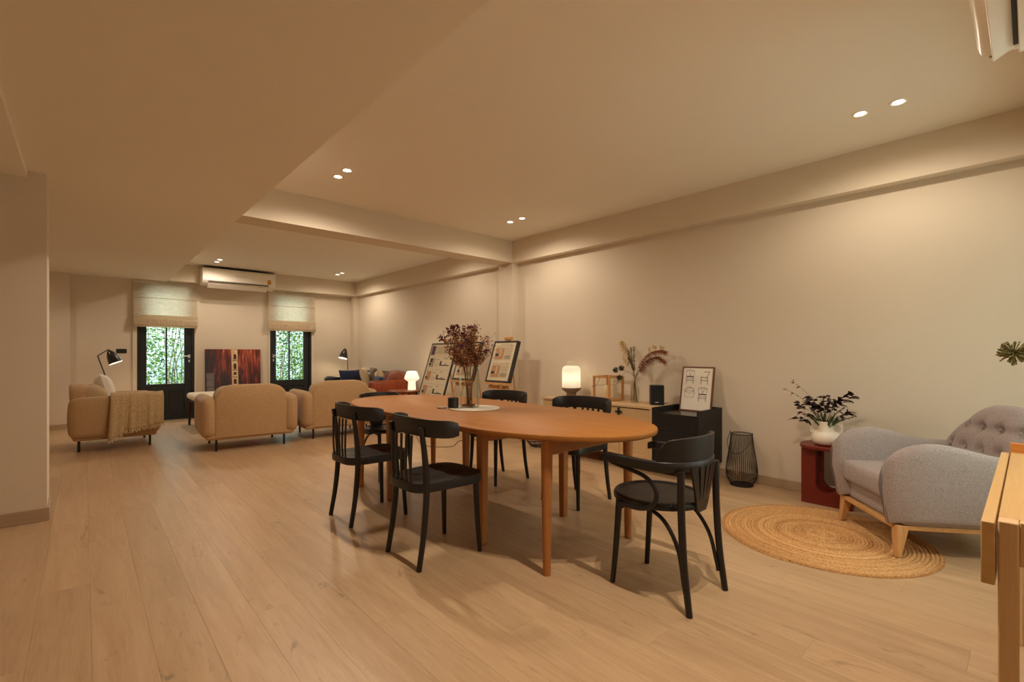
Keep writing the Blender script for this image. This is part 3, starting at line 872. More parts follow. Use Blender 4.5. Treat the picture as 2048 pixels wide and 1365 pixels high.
for y in (2.775, 3.462):
    MB().bb(SX0 - 0.008, SX0 + 0.0115, y - 0.036, y + 0.036, 0.564, 0.578).bb(SX0 - 0.008, SX0 + 0.0115, y - 0.007, y + 0.007, 0.534, 0.608).build('cross_handle', BLACKM, s, bevel=0.002)
# black drawer chest standing flush beside it
k = thing('drawer_chest', 'black wall-hung chest of three drawers with a sunken tray top', 'chest', (0, 0, 0))
CH = mat('black_stained_wood', (29, 28, 27), 0.5, vary=0.18, vscale=14, scale=(4, 1, 1), spec=0.35)
cy0, cy1 = 1.942, 2.396
MB().bb(SX0, SX1, cy0, cy0 + 0.018, SZ0, SZ1).bb(SX0, SX1, cy1 - 0.018, cy1, SZ0, SZ1).bb(SX1 - 0.018, SX1, cy0 + 0.018, cy1 - 0.018, SZ0, SZ1).bb(SX0 + 0.02, SX1 - 0.018, cy0 + 0.018, cy1 - 0.018, SZ0, SZ0 + 0.018).build('carcass', CH, k, bevel=0.0015)
MB().bb(SX0 + 0.002, SX1 - 0.018, cy0 + 0.0185, cy1 - 0.0185, 0.588, 0.600).build('tray_top', mat('black_satin_tray', (42, 38, 34), 0.25, vary=0.1), k)
for i in range(3):
    z0 = SZ0 + 0.004 + i * 0.150
    MB().bb(SX0 + 0.001, SX0 + 0.02, cy0 + 0.0205, cy1 - 0.0205, z0, z0 + 0.1465).build('drawer', CH, k, bevel=0.002)

# table lamp with paper-like lantern shade
l = thing('table_lamp', 'lit lantern table lamp with white ribbed shade and grey base on the sideboard', 'lamp', (4.235, 3.625, SZ1)); l.scale = (1.06, 1.06, 1.08)
MB().lathe([(0.0, 0.0), (0.052, 0.0), (0.054, 0.006), (0.054, 0.040), (0.060, 0.048), (0.100, 0.078), (0.105, 0.084), (0.105, 0.096), (0.101, 0.100), (0.0, 0.098)], 40).build('lamp_base', mat('grey_stoneware', (122, 108, 92), 0.6, vary=0.06), l)
sh = [(0.098, 0.099), (0.101, 0.106), (0.101, 0.290), (0.096, 0.312), (0.082, 0.330), (0.062, 0.338)]
shm = bpy.data.materials.new('lamp_shade_cloth'); shm.use_nodes = True
nt = shm.node_tree; nt.nodes.clear()
oo = nt.nodes.new('ShaderNodeOutputMaterial'); dd = nt.nodes.new('ShaderNodeBsdfDiffuse'); tt = nt.nodes.new('ShaderNodeBsdfTranslucent')
dd.inputs['Color'].default_value = lin((246, 240, 228)); tt.inputs['Color'].default_value = lin((250, 246, 236))
wv = nt.nodes.new('ShaderNodeTexWave'); wv.bands_direction = 'Z'; wv.inputs['Scale'].default_value = 22
mp_ = _coords(nt); nt.links.new(mp_.outputs[0], wv.inputs['Vector'])
bp = nt.nodes.new('ShaderNodeBump'); bp.inputs['Strength'].default_value = 0.25; bp.inputs['Distance'].default_value = 0.003
nt.links.new(wv.outputs['Fac'], bp.inputs['Height']); nt.links.new(bp.outputs['Normal'], dd.inputs['Normal'])
mx_ = nt.nodes.new('ShaderNodeMixShader'); mx_.inputs['Fac'].default_value = 0.7
nt.links.new(dd.outputs[0], mx_.inputs[1]); nt.links.new(tt.outputs[0], mx_.inputs[2]); nt.links.new(mx_.outputs[0], oo.inputs['Surface'])
shd = MB().lathe(sh, 40, cap=False).build('lamp_shade', shm, l)
ribs = MB()
for i in range(9):
    z = 0.122 + i * 0.021
    ribs.tube([(0.1025 * math.cos(2 * PI * q / 32), 0.1025 * math.sin(2 * PI * q / 32), z) for q in range(32)], 0.0009, 4, closed=True)
for q in range(6):
    a = 2 * PI * (q + .3) / 6
    ribs.tube([(1.01 * r * math.cos(a), 1.01 * r * math.sin(a), z) for r, z in sh], 0.0009, 4)
ribs.build('shade_rib', mat('rib_white', (232, 224, 206), 0.6), shd)
MB().tube(spline([(-0.012, 0.042, 0.337), (-0.012, 0.044, 0.372), (0.0, 0.035, 0.380), (0.0, -0.035, 0.380), (0.012, -0.044, 0.372), (0.012, -0.042, 0.337)], 5), 0.0028, 6).build('carry_handle', WHITEP, l)
MB().lathe([(0, .17), (.028, .185), (.034, .21), (.028, .235), (0, .248)], 16).build('bulb', glow('bulb_glow', (255, 240, 214), 9.0), l)
MB().tube(spline([(0.05, -0.02, .006), (0.09, -0.07, .004), (0.10, -0.16, .004), (0.16, -0.22, .004)], 5), 0.0028, 6).build('cable', BLACKM, l)
pl = bpy.data.lights.new('table_lamp_light', 'POINT'); pl.energy = 6.0; pl.color = (1.0, 0.86, 0.62); pl.shadow_soft_size = 0.036
po = bpy.data.objects.new('table_lamp_light', pl); COL.objects.link(po); po.parent = l; po.location = (0, 0, 0.21)

# wooden frame lantern with a pillar candle
lx, ly_ = 4.225, 3.09
f = thing('wooden_lantern', 'open square wooden lantern frame on the sideboard', 'lantern', (lx, ly_, SZ1), -6); f.scale = (1.32, 1.32, 1.36)
LW = wood('lantern_wood', (206, 150, 88), (184, 126, 70), 'Z', 1.5, 0.5)
MB().bb(-0.092, 0.092, -0.092, 0.092, 0.0, 0.012).build('base', LW, f, bevel=0.002)
for a in (-1, 1):
    for b in (-1, 1):
        MB().bb(a * 0.082 - 0.008, a * 0.082 + 0.008, b * 0.082 - 0.008, b * 0.082 + 0.008, 0.012, 0.196).build('post', LW, f, bevel=0.0015)
for a in (-1, 1):
    MB().bb(-0.074, 0.074, a * 0.082 - 0.008, a * 0.082 + 0.008, 0.181, 0.196).build('top_bar', LW, f, bevel=0.0015)
    MB().bb(a * 0.082 - 0.008, a * 0.082 + 0.008, -0.074, 0.074, 0.181, 0.196).build('top_bar', LW, f, bevel=0.0015)
    MB().bb(-0.074, 0.074, a * 0.082 - 0.002, a * 0.082 + 0.002, 0.012, 0.181).build('pane', glass('lantern_glass', (250, 250, 246), 0.1), f, smooth=False)
hm = MB().tube(spline([(-0.098, 0, 0.188), (-0.12, 0, 0.15), (-0.122, 0.03, 0.115), (-0.09, 0.1, 0.112), (0.0, 0.13, 0.112), (0.09, 0.1, 0.112), (0.122, 0.03, 0.115), (0.12, 0, 0.15), (0.098, 0, 0.188)], 5), 0.0015, 5)
hm.build('wire_handle', BLACKM, f)
cd = thing('pillar_candle', 'cream pillar candle standing inside the wooden lantern', 'candle', (lx - 0.005, ly_ + 0.01, SZ1 + 0.0165)); cd.scale = (1.25, 1.25, 1.3)
MB().lathe([(0, 0), (0.028, 0), (0.029, 0.003), (0.029, 0.108), (0.026, 0.112), (0, 0.108)], 28).build('wax', mat('cream_wax', (226, 206, 160), 0.5, vary=0.03), cd)
MB().tube([(0, 0, .107), (.001, .002, .12)], .0012, 5).build('wick', BLACKM, cd)

# glass bottle with dried grasses
bx, by = 4.225, 2.755
b = thing('bottle_vase', 'slim clear glass bottle vase holding dried grasses on the sideboard', 'vase', (bx, by, SZ1)); b.scale = (1.2, 1.2, 1.28)
MB().lathe([(0, .002), (.033, .002), (.036, .006), (.034, .10), (.028, .135), (.017, .165), (.015, .19), (.018, .202)], 32, cap=False).build('vase_body', glass('vase_glass'), b)
def grasses():
    t = thing('dried_grasses', 'pampas plumes, rust feather grass and green allium heads in the bottle vase', 'flowers', (bx, by, SZ1 + 0.008)); t.scale = (1.2, 1.4, 1.27)
    rg = random.Random(21)
    stm = MB(); pam = MB(); rus = MB(); grn = MB(); dk = MB()
    def stem(pts, r=.0016):
        p = spline(pts, 6); stm.tube(p, [lerp(r, r * .5, i / (len(p) - 1)) for i in range(len(p))], 5); return p
    # local axes: +y runs along the wall away from the camera (left in the photo), -y right
    p1 = stem([(0.01, -.015, 0), (0, .004, .19), (.02, .05, .33), (.03, .09, .44), (.02, .125, .50)])
    for q in p1[12:]:
        for _ in range(26):
            d = Vector((rg.gauss(0, .016), rg.gauss(.012, .02), rg.gauss(-.012, .02)))
            pam.tube([q, q + d * .6, q + d + Vector((0, .008, -.008))], .0011, 3)
    p1b = stem([(0.01, -.01, 0), (0, .002, .19), (.0, .06, .30), (.0, .10, .36)])
    for q in p1b[13:]:
        for _ in range(12):
            d = Vector((rg.gauss(0, .012), rg.gauss(.008, .014), rg.gauss(0, .016)))
            pam.tube([q, q + d], .0011, 3)
    for e in ((.0, .035, .42), (.01, .015, .43), (-.01, .05, .40), (0.0, .055, .34)):
        p2 = stem([(-.01, -.015, 0), (0, .002, .19), (e[0] * .5, e[1] * .6, .3), e], .0018)
        for q in p2[9:]:
            for _ in range(14):
                d = Vector((rg.gauss(0, .006), rg.gauss(0, .006), rg.uniform(.012, .03)))
                grn.tube([q, q + d], .0009, 3)
    # rust-coloured drooping plumes to the right
    for pts, L in ((((0, .015, 0), (0, -.003, .19), (0, -.035, .30), (0, -.10, .385), (0, -.18, .415), (0, -.235, .405)), .05),
                   (((.01, .012, 0), (.004, -.003, .19), (.02, -.03, .27), (.02, -.10, .345), (.02, -.17, .365), (.02, -.215, .33)), .055)):
        p3 = stem(pts, .0018)
        for q in p3[11:]:
            for _ in range(16):
                d = Vector((rg.gauss(0, .014), rg.uniform(-.055, -.005), rg.uniform(-L, .004)))
                rus.use(rg.choice((0, 0, 1)))
                rus.tube([q, q + d * .5 + Vector((0, -.006, .004)), q + d], [.0013, .0009, .0004], 3)
    # pale honesty discs above the plume
    hs = MB()
    for yy, zz in ((-.115, .425), (-.145, .448), (-.205, .44), (-.225, .43), (-.165, .435)):
        M = T(0.01, yy, zz) @ R('Z', rg.uniform(-30, 30)) @ R('Y', 90)
        hs.lathe([(0, 0), (.013, .0004), (.0135, .001), (0, .0012)], 12, M, sx=1.35)
        stem([(.005, .01, 0), (0, -.003, .19), (.01, yy * .7, zz * .8), (.01, yy, zz - .012)], .0010)
    # green allium balls
    for c_ in ((.01, .125, .27), (-.01, .165, .255), (.0, .135, .19)):
        stem([(0, -.01, 0), (0, .003, .19), (c_[0], c_[1] * .5, .245), (c_[0], c_[1], c_[2])], .0014)
        for _ in range(130):
            d = Vector((rg.gauss(0, 1), rg.gauss(0, 1), rg.gauss(0, 1))).normalized() * rg.uniform(.020, .027)
            dk.use(rg.choice((0, 1)))
            dk.tube([Vector(c_) + d * .1, Vector(c_) + d * .8, Vector(c_) + d], [.0006, .0012, .0022], 3)
    stm.build('stems', mat('grass_stem', (120, 98, 62), 0.8, vary=0.15), t)['kind'] = 'stuff'
    pam.build('pampas_plume', mat('pampas_cream', (222, 196, 148), 0.9, vary=0.1), t)['kind'] = 'stuff'
    rus.build('rust_plume', [mat('plume_rust', (150, 78, 44), 0.9), mat('plume_dark', (104, 54, 36), 0.9)], t)['kind'] = 'stuff'
    grn.build('grey_grass', mat('grass_green', (112, 102, 70), 0.9, vary=0.2), t)['kind'] = 'stuff'
    hs.build('honesty_disc', linen('honesty', (232, 214, 176), 0.4, 0.2), t)['kind'] = 'stuff'
    dk.build('allium_head', [mat('allium_green', (92, 96, 60), 0.9), mat('allium_dark', (62, 62, 44), 0.9)], t)['kind'] = 'stuff'
grasses()
# smart speaker
sp = thing('speaker', 'small rounded black fabric speaker at the sideboard end', 'speaker', (4.205, 2.492, SZ1), 38); sp.scale = (1.05, 1.05, 1.16)
def rrect(a, b, r, n=6):
    p = []
    for cx_, cy_, s0 in ((a - r, b - r, 0), (-a + r, b - r, 90), (-a + r, -b + r, 180), (a - r, -b + r, 270)):
        for i in range(n + 1):
            th = math.radians(s0 + 90 * i / n); p.append((cx_ + r * math.cos(th), cy_ + r * math.sin(th)))
    return p
MB().prism(rrect(.060, .064, .034), 0, .168).build('speaker_body', fabric('speaker_mesh', (22, 21, 21), (44, 42, 40), 500, 0.8), sp, bevel=.008, bseg=3)
MB().bb(-.0612, -.0600, -.008, .022, .022, .028).build('logo', mat('logo_silver', (210, 206, 198), 0.4), sp, smooth=False)
MB().tube(spline([(.055, -.02, .01), (.08, -.05, .003), (.1, -.09, .003), (.16, -.12, .003)], 5), .0026, 6).build('cable', BLACKM, sp)

# framed print with four chair sketches, leaning on the chest
fr_w, fr_h = 0.318, 0.432
fp = thing('framed_print', 'brown framed print of four line-drawn chairs leaning on the black chest', 'picture', (4.295, 2.148, 0.6005))
Mf = R('Z', -90) @ R('X', -10.5)     # local x to the right as seen from the room
def frame_parts(par, w_, h_, bar, dep, fm, M, paper=PAPER, mount=0.0):
    for x0, x1, z0, z1 in ((-w_ / 2, -w_ / 2 + bar, 0, h_), (w_ / 2 - bar, w_ / 2, 0, h_), (-w_ / 2 + bar, w_ / 2 - bar, 0, bar), (-w_ / 2 + bar, w_ / 2 - bar, h_ - bar, h_)):
        MB().bb(x0, x1, 0, dep, z0, z1, M).build('frame_bar', fm, par, bevel=0.001)
    MB().bb(-w_ / 2 + bar, w_ / 2 - bar, 0.004, 0.007, bar, h_ - bar, M).build('paper', paper, par, smooth=False)
def lines(m, segs, M, wd=0.0016, y=0.0036):
    for a, b_ in segs:
        d = Vector((b_[0] - a[0], b_[1] - a[1])); L = d.length
        if L < 1e-6: continue
        n_ = Vector((-d.y, d.x)) / L * wd / 2
        m.quad((a[0] - n_.x, y, a[1] - n_.y), (b_[0] - n_.x, y, b_[1] - n_.y), (b_[0] + n_.x, y, b_[1] + n_.y), (a[0] + n_.x, y, a[1] + n_.y), M)
frame_parts(fp, fr_w, fr_h, 0.013, 0.018, wood('walnut_frame', (122, 66, 40), (96, 50, 32), 'Z', 1.5, 0.4), Mf)
dr = MB()
def poly(pts): return [(pts[i], pts[i + 1]) for i in range(len(pts) - 1)]
def sketch_front(cx_, z0, s):
    g = lambda x, z: (cx_ + x * s, z0 + z * s)
    arc = [g(-.55 + 1.1 * i / 10, 1.5 + .14 * math.sin(PI * i / 10)) for i in range(11)]
    arc2 = [g(-.5 + 1.0 * i / 10, 1.43 + .12 * math.sin(PI * i / 10)) for i in range(11)]
    sg = poly(arc) + poly(arc2) + [(arc[0], arc2[0]), (arc[-1], arc2[-1])]
    for x in (-.48, -.38, .38, .48): sg.append((g(x, 0), g(x * .93, .85)))
    for z in (.36, .44, .62, .80, .88): sg.append((g(-.42, z), g(.42, z)))
    sg += poly([g(-.05, .88), g(-.05, 1.15), g(-.2, 1.5)]) + poly([g(.05, .88), g(.05, 1.15), g(.2, 1.5)]) + [(g(-.45, .85), g(-.52, 1.45)), (g(.45, .85), g(.52, 1.45))]
    for i in range(6): sg.append((g(-.4, .80 + .014 * i), g(.4, .80 + .014 * i)))
    return sg
def sketch_side(cx_, z0, s):
    g = lambda x, z: (cx_ + x * s, z0 + z * s)
    sg = [(g(-.42, 0), g(-.38, .9)), (g(-.34, 0), g(-.32, .9)), (g(.5, 0), g(.36, .85)), (g(.42, 0), g(.28, .85)), (g(-.42, .88), g(.4, .82)), (g(-.42, .82), g(.4, .76)), (g(-.38, .5), g(.42, .48)), (g(-.38, .44), g(.42, .42)),
          (g(.33, .85), g(.62, 1.5)), (g(.26, .85), g(.5, 1.42)), (g(-.1, 1.46), g(.62, 1.52)), (g(-.1, 1.40), g(.6, 1.45))]
    return sg
def sketch_top(cx_, z0, s):
    g = lambda x, z: (cx_ + x * s, z0 + z * s)
    o_ = [g(.62 * math.cos(th) , .75 + .55 * math.sin(th)) for th in [PI * i / 14 for i in range(15)]]
    i_ = [g(.52 * math.cos(th) , .75 + .44 * math.sin(th)) for th in [PI * i / 14 for i in range(15)]]
    sq = [g(-.55, .1), g(.55, .1), g(.5, .85), g(-.5, .85), g(-.55, .1)]
    return poly(o_) + poly(i_) + poly(sq) + [(g(-.5, .85), g(0, .5)), (g(0, .5), g(.5, .85)), (g(-.2, 1.15), g(.2, 1.2)), (g(.6, .75), g(.72, .5)), (g(-.6, .75), g(-.68, .6))]
for fn, cx_, z0 in ((sketch_front, -.075, .265), (sketch_side, .068, .262), (sketch_top, -.07, .125), (sketch_front, .062, .098)):
    lines(dr, fn(cx_, z0, .083), Mf, 0.0024)
dr.build('drawing', INK, fp, smooth=False)

# ------------------------------------------------------------------ wire lantern on the floor by the wall
wl = thing('wire_lantern', 'tall black wire lantern on the floor beside the chest', 'lantern', (4.262, 1.70, 0))
prof = [(.088, .014), (.112, .05), (.126, .11), (.121, .19), (.107, .28), (.094, .37), (.086, .448)]
wm = MB().tube([(0.088 * math.cos(2 * PI * q / 40), .088 * math.sin(2 * PI * q / 40), .008) for q in range(40)], .006, 6, closed=True)
wm.build('bottom_ring', BLACKM, wl)
MB().tube([(0.086 * math.cos(2 * PI * q / 40), .086 * math.sin(2 * PI * q / 40), .45) for q in range(40)], .0035, 6, closed=True).build('top_ring', BLACKM, wl)
MB().lathe([(0, .004), (.086, .004), (.086, .009), (0, .009)], 32).build('base_plate', BLACKM, wl)
pr = spline([(r, 0, z) for r, z in prof], 4)
w0 = MB().tube(pr, .0017, 5).build('wire', BLACKM, wl)
for q in range(48):
    o = w0 if q == 0 else w0.copy()
    if q: COL.objects.link(o)
    o.rotation_euler = (0, 0, 2 * PI * q / 48)
ha = MB().tube(spline([(-.02, .094, .455), (-.075, .092, .38), (-.128, .05, .312), (-.14, 0, .295), (-.128, -.05, .312), (-.075, -.092, .38), (-.02, -.094, .455)], 6), .0022, 6)
for sy in (-1, 1): ha.tube([(-.014 + .009 * math.cos(a), sy * .094, .457 + .009 * math.sin(a)) for a in [2 * PI * i / 12 for i in range(12)]], .002, 5, closed=True)
ha.build('bail_handle', BLACKM, wl)

# ------------------------------------------------------------------ red side table with a white vase
RED = mat('oxblood_lacquer', (112, 34, 24), 0.35, vary=0.06, vscale=8, spec=0.5)
rt = thing('side_table', 'oxblood red side table with rounded top and arched cut-out panel', 'side table', (4.235, 1.035, 0))
# oval top; panels along y with a U cut-out open to the top
MB().prism(oval(.175, .135, .06, 16), .425, .452).build('tabletop', RED, rt, bevel=.006, bseg=3)
def u_panel(hw, h, cw, cz):
    """front panel outline (y,z) with a U-shaped slot hanging from the top"""
    arc = [(-cw * math.cos(PI * i / 14), cz - cw * math.sin(PI * i / 14)) for i in range(15)]
    return [(-hw, 0), (hw, 0), (hw, h), (cw, h)] + [(a, b_) for a, b_ in reversed(arc)] + [(-cw, h)] + [(-hw, h)]
pn = u_panel(.165, .425, .068, .165)
Mp = Matrix(((0, 0, 1, 0), (1, 0, 0, 0), (0, 1, 0, 0), (0, 0, 0, 1)))
pm_ = MB()
hw, hh, cw, cz = .165, .425, .068, .165
arc = [(-cw * math.cos(PI * i / 14), cz - cw * math.sin(PI * i / 14)) for i in range(15)]
def slab(pts2):  # convex-ish polygon in (y,z)
    pm_.prism(pts2, -.10, -.045, Mp)
slab([(-hw, 0), (-cw, 0), (-cw, hh), (-hw, hh)]); slab([(cw, 0), (hw, 0), (hw, hh), (cw, hh)])
for i in range(14):
    a, b_ = arc[i], arc[i + 1]
    slab([(a[0], 0), (b_[0], 0), b_, a])
pm_.build('front_panel', RED, rt, angle=30)
pb = pm_.build('back_panel', RED, rt, angle=30); pb.location = (.165, 0, 0)

WV = mat('white_ceramic', (244, 236, 220), 0.45, vary=0.03, spec=0.4)
wv_ = thing('white_planter', 'white ceramic vase with square pierced handles on the red table', 'vase', (4.205, 1.05, .452))
MB().lathe([(0, 0), (.06, 0), (.085, .012), (.098, .04), (.098, .07), (.085, .095), (.055, .098), (.050, .102), (.050, .178), (.046, .180), (.044, .17), (.044, .11), (0, .10)], 40).build('bowl', WV, wv_)
for sy in (-1, 1):
    m = MB()
    # square handle plate with a round hole: built as quads round a circle
    n_ = 24; cy_c, cz_c, rr_, hwd = .072, .133, .026, .046
    vs = []; fs = []
    for xx in (-.012, .012):
        for i in range(n_):
            a = 2 * PI * i / n_
            vs.append((xx, sy * (cy_c + rr_ * math.cos(a)), cz_c + rr_ * math.sin(a) * 1.15))
        for i in range(n_):
            a = 2 * PI * i / n_
            k_ = 1 / max(abs(math.cos(a)), abs(math.sin(a)))
            vs.append((xx, sy * (cy_c - .004 + .036 * math.cos(a) * k_), cz_c + .046 * math.sin(a) * k_))
    for i in range(n_):
        j = (i + 1) % n_
        fs += [(i, j, n_ + j, n_ + i), (2 * n_ + i, 3 * n_ + i, 3 * n_ + j, 2 * n_ + j), (i, 2 * n_ + i, 2 * n_ + j, j), (n_ + i, n_ + j, 3 * n_ + j, 3 * n_ + i)]
    m.add(vs, fs).build('handle', WV, wv_, angle=40)
def leafy():
    t = thing('dark_foliage', 'dark burgundy leaves and green blades spreading from the white vase', 'plant', (4.205, 1.05, .452 + .108))
    rg = random.Random(5)
    st = MB(); dl = MB(); gr = MB(); lv = MB()
    def leaf(m, base, d, L, W, droop=.2):
        d = Vector(d).normalized(); side = d.cross(Vector((0, 0, 1)))
        side = side.normalized() if side.length > .1 else Vector((1, 0, 0))
        up = side.cross(d)
        ang = rg.uniform(-.8, .8)
        side = side * math.cos(ang) + up * math.sin(ang)
        c = [Vector(base) + d * L * k - Vector((0, 0, droop * L * k * k)) for k in (0, .25, .55, .8, 1)]
        wd = [0.1 * W, .8 * W, W, .6 * W, 0.02 * W]
        vs = []
        for p, w_ in zip(c, wd): vs += [p - side * w_ / 2, p + up * w_ * .12, p + side * w_ / 2]
        fs = []
        for i in range(4):
            for q in range(2): fs.append((i * 3 + q, i * 3 + q + 1, (i + 1) * 3 + q + 1, (i + 1) * 3 + q))
        m.add(vs, fs)
    ends = [(-.02, .27, .30), (-.04, .21, .36), (-.05, .2, .2), (0, .13, .22), (-.05, .10, .26), (0, .02, .27), (-.05, -.03, .26), (-.02, -.08, .24), (0, -.14, .30), (-.03, -.18, .28), (-.02, -.16, .16), (-.07, .05, .2), (-.06, .0, .2), (0.02, .08, .2), (.02, -.05, .2), (-.03, .16, .13), (-.06, .19, .09)]
    for e in ends:
        p = spline([(rg.uniform(-.02, .02), rg.uniform(-.02, .02), 0), (e[0] * .25, e[1] * .25, e[2] * .5), (e[0] * .7, e[1] * .7, e[2] * .85), e], 6)
        st.tube(p, [lerp(.0018, .0008, i / (len(p) - 1)) for i in range(len(p))], 5)
        far = abs(e[1]) > .19 and e[2] > .25
        for q in p[10:] if not far else p[12::2]:
            for _ in range(2):
                if rg.random() < .8:
                    leaf(dl, q, (rg.gauss(0, .7), rg.gauss(e[1] * 3, .6), rg.uniform(-.3, .6)), rg.uniform(.034, .058) * (.5 if far else 1), rg.uniform(.022, .036) * (.5 if far else 1), .3)
        if far:
            for _ in range(3): leaf(dl, p[-1], (rg.gauss(0, .3), e[1], rg.uniform(0, .8)), .03, .006, .0)
    for k in range(22):
        a = rg.uniform(-1, 1)
        d = (rg.uniform(-.5, .25), a * 1.0, rg.uniform(.7, 1.2))
        leaf(gr, (rg.uniform(-.02, .02), rg.uniform(-.02, .02), 0), d, rg.uniform(.14, .21), .02, .12)
    for e in ((-.02, -.19, .13), (-.03, -.12, .19), (-.04, .10, .17)):
        p = spline([(0, 0, 0), (e[0] * .4, e[1] * .4, e[2] * .6), (e[0], e[1], e[2])], 8)
        st.tube(p, .0012, 4)
        for q in p[8:]:
            for _ in range(7):
                c_ = q + Vector((rg.gauss(0, .004), rg.gauss(0, .004), rg.gauss(0, .004)))
                lv.lathe([(0, -.004), (.003, 0), (0, .005)], 5, T(*c_))
    st.build('stems', mat('plant_stem', (92, 70, 50), 0.8), t)['kind'] = 'stuff'
    dl.build('burgundy_leaves', mat('burgundy_leaf', (50, 24, 26), 0.55, vary=0.3, vscale=30), t)['kind'] = 'stuff'
    gr.build('green_blades', mat('green_blade', (62, 88, 46), 0.5, vary=0.3, vscale=20), t)['kind'] = 'stuff'
    lv.build('lavender_spikes', mat('lavender_bud', (112, 84, 96), 0.8), t)['kind'] = 'stuff'
leafy()
# ------------------------------------------------------------------ jute rug
RCX, RCY, RR = 3.455, 0.885, 0.585
jm, nt, p = _base('jute')
p.inputs['Roughness'].default_value = 0.95; p.inputs['Specular IOR Level'].default_value = 0.1
mp = _coords(nt)
n1 = nt.nodes.new('ShaderNodeTexNoise'); n1.inputs['Scale'].default_value = 130; n1.inputs['Detail'].default_value = 3
n2 = nt.nodes.new('ShaderNodeTexNoise'); n2.noise_dimensions = '1D'; n2.inputs['Scale'].default_value = 22; n2.inputs['Detail'].default_value = 3
ln = nt.nodes.new('ShaderNodeVectorMath'); ln.operation = 'LENGTH'; nt.links.new(mp.outputs[0], ln.inputs[0])
nt.links.new(mp.outputs[0], n1.inputs['Vector']); nt.links.new(ln.outputs['Value'], n2.inputs['W'])
ad = nt.nodes.new('ShaderNodeMix'); ad.data_type = 'FLOAT'; ad.inputs[0].default_value = .45
nt.links.new(n1.outputs['Fac'], ad.inputs[2]); nt.links.new(n2.outputs['Fac'], ad.inputs[3])
r_ = nt.nodes.new('ShaderNodeValToRGB'); r_.color_ramp.elements[0].position = .36; r_.color_ramp.elements[1].position = .62
r_.color_ramp.elements[0].color = lin((168, 116, 68)); r_.color_ramp.elements[1].color = lin((222, 180, 126))
nt.links.new(ad.outputs[0], r_.inputs['Fac']); nt.links.new(r_.outputs['Color'], p.inputs['Base Color'])
b_ = nt.nodes.new('ShaderNodeBump'); b_.inputs['Strength'].default_value = .5; b_.inputs['Distance'].default_value = .004
nt.links.new(n1.outputs['Fac'], b_.inputs['Height']); nt.links.new(b_.outputs['Normal'], p.inputs['Normal'])
rug = thing('jute_rug', 'round braided jute rug under the grey armchair', 'rug', (RCX, RCY, 0))
# one long braid coiled outwards; every plait is a bump on the strand
TURNS = 30; pitch = RR / TURNS
vs = []; fs = []
N = 0; ang = 0.6
pts = []
while True:
    r = pitch * ang / (2 * PI)
    if r > RR - pitch * .5: break
    pts.append((r * math.cos(ang), r * math.sin(ang), r, ang))
    ang += min(.5, .012 / max(r, .02) * 1.0)
K = 5
for i, (x, y, r, a) in enumerate(pts):
    wob = (1 if i % 2 else -1)
    nx_, ny_ = math.cos(a), math.sin(a)
    for q in range(K):
        c = -1 + 2 * q / (K - 1)
        z = .0125 * math.sqrt(max(0, 1 - c * c * .97)) + (.0016 * wob * (1 - abs(c)))
        vs.append((x + nx_ * c * pitch * .52, y + ny_ * c * pitch * .52, z - .001 if abs(c) < 1 else .001))
for i in range(len(pts) - 1):
    for q in range(K - 1): fs.append((i * K + q, i * K + q + 1, (i + 1) * K + q + 1, (i + 1) * K + q))
MB().add(vs, fs).build('braid', jm, rug, angle=180)
MB().lathe([(0, .0005), (RR - .012, .0005), (RR - .012, .003), (0, .003)], 64).build('backing', jm, rug)

# ------------------------------------------------------------------ grey tufted armchair (front = +x)
GREY = fabric('grey_wool', (134, 122, 119), (180, 168, 165), 330, 0.95, 0.3, 0.2)
ASH = wood('ash_legs', (216, 168, 112), (192, 142, 88), 'Z', 1.3, 0.45)
gc = thing('grey_armchair', 'grey upholstered armchair with button-tufted back on pale wooden legs', 'armchair', (3.617, 0.675, 0.0130), 127.8)
# local: front legs at (0, +-.287); body runs back to x=-.74. +y is the wall side
BODY = MB()
BODY.rbox((-.355, 0, .235), (.70, .62, .13), .03, 3).build('seat_base', GREY, gc, angle=180)
MB().rbox((-.27, 0, .355), (.60, .545, .135), .03, 4, puff=(.012, 0, .012)).build('seat_cushion', GREY, gc, angle=180)
def arm(sy):
    # arm: sweep of a rounded section from front to back; height and lean vary
    secs = 18; vs = []; fs = []; K = 20
    for i in range(secs + 1):
        u = i / secs                       # 0 front .. 1 back
        x = lerp(.045, -.70, u)
        topz = .612 + .03 * math.sin(min(1, u / .32) * PI / 2) - .075 * (0.5 - .5 * math.cos(PI * min(1, max(0, (u - .22) / .6))))
        outw = .052 * math.sin(min(1, (u + .15) / .5) * PI / 2) * (1 - .4 * u)
        e = 1.0
        if i < 4: e = [0.05, .62, .86, .97][i]
        cz = (topz + .195) / 2; hz = (topz - .195) / 2
        for q in range(K):
            a = 2 * PI * q / K
            ca, sa = math.cos(a), math.sin(a)
            yy = math.copysign(abs(ca) ** (.55 if sa > 0 else .22), ca) * .062 * (e if e > .3 else .3)
            zz = (abs(sa) ** .75 if sa > 0 else -abs(sa) ** .16) * hz * ((0.72 + .28 * e) if sa > 0 else 1)
            k = (zz + hz) / (2 * hz)
            bulge = outw * k ** 1.1
            fx = .045 * math.sin(PI * min(1, max(0, k)) ** 1.1) * (1 - u) ** 4
            vs.append((x + fx, sy * (.272 + yy + bulge), cz + zz - (1 - e) * .02))
    for i in range(secs):
        for q in range(K): fs.append((i * K + q, i * K + (q + 1) % K, (i + 1) * K + (q + 1) % K, (i + 1) * K + q))
    fs.append(tuple(reversed(range(K)))); fs.append(tuple(secs * K + q for q in range(K)))
    if sy < 0: fs = [tuple(reversed(f)) for f in fs]
    return MB().add(vs, fs).build('arm', GREY, gc, angle=180)
arm(1); arm(-1)
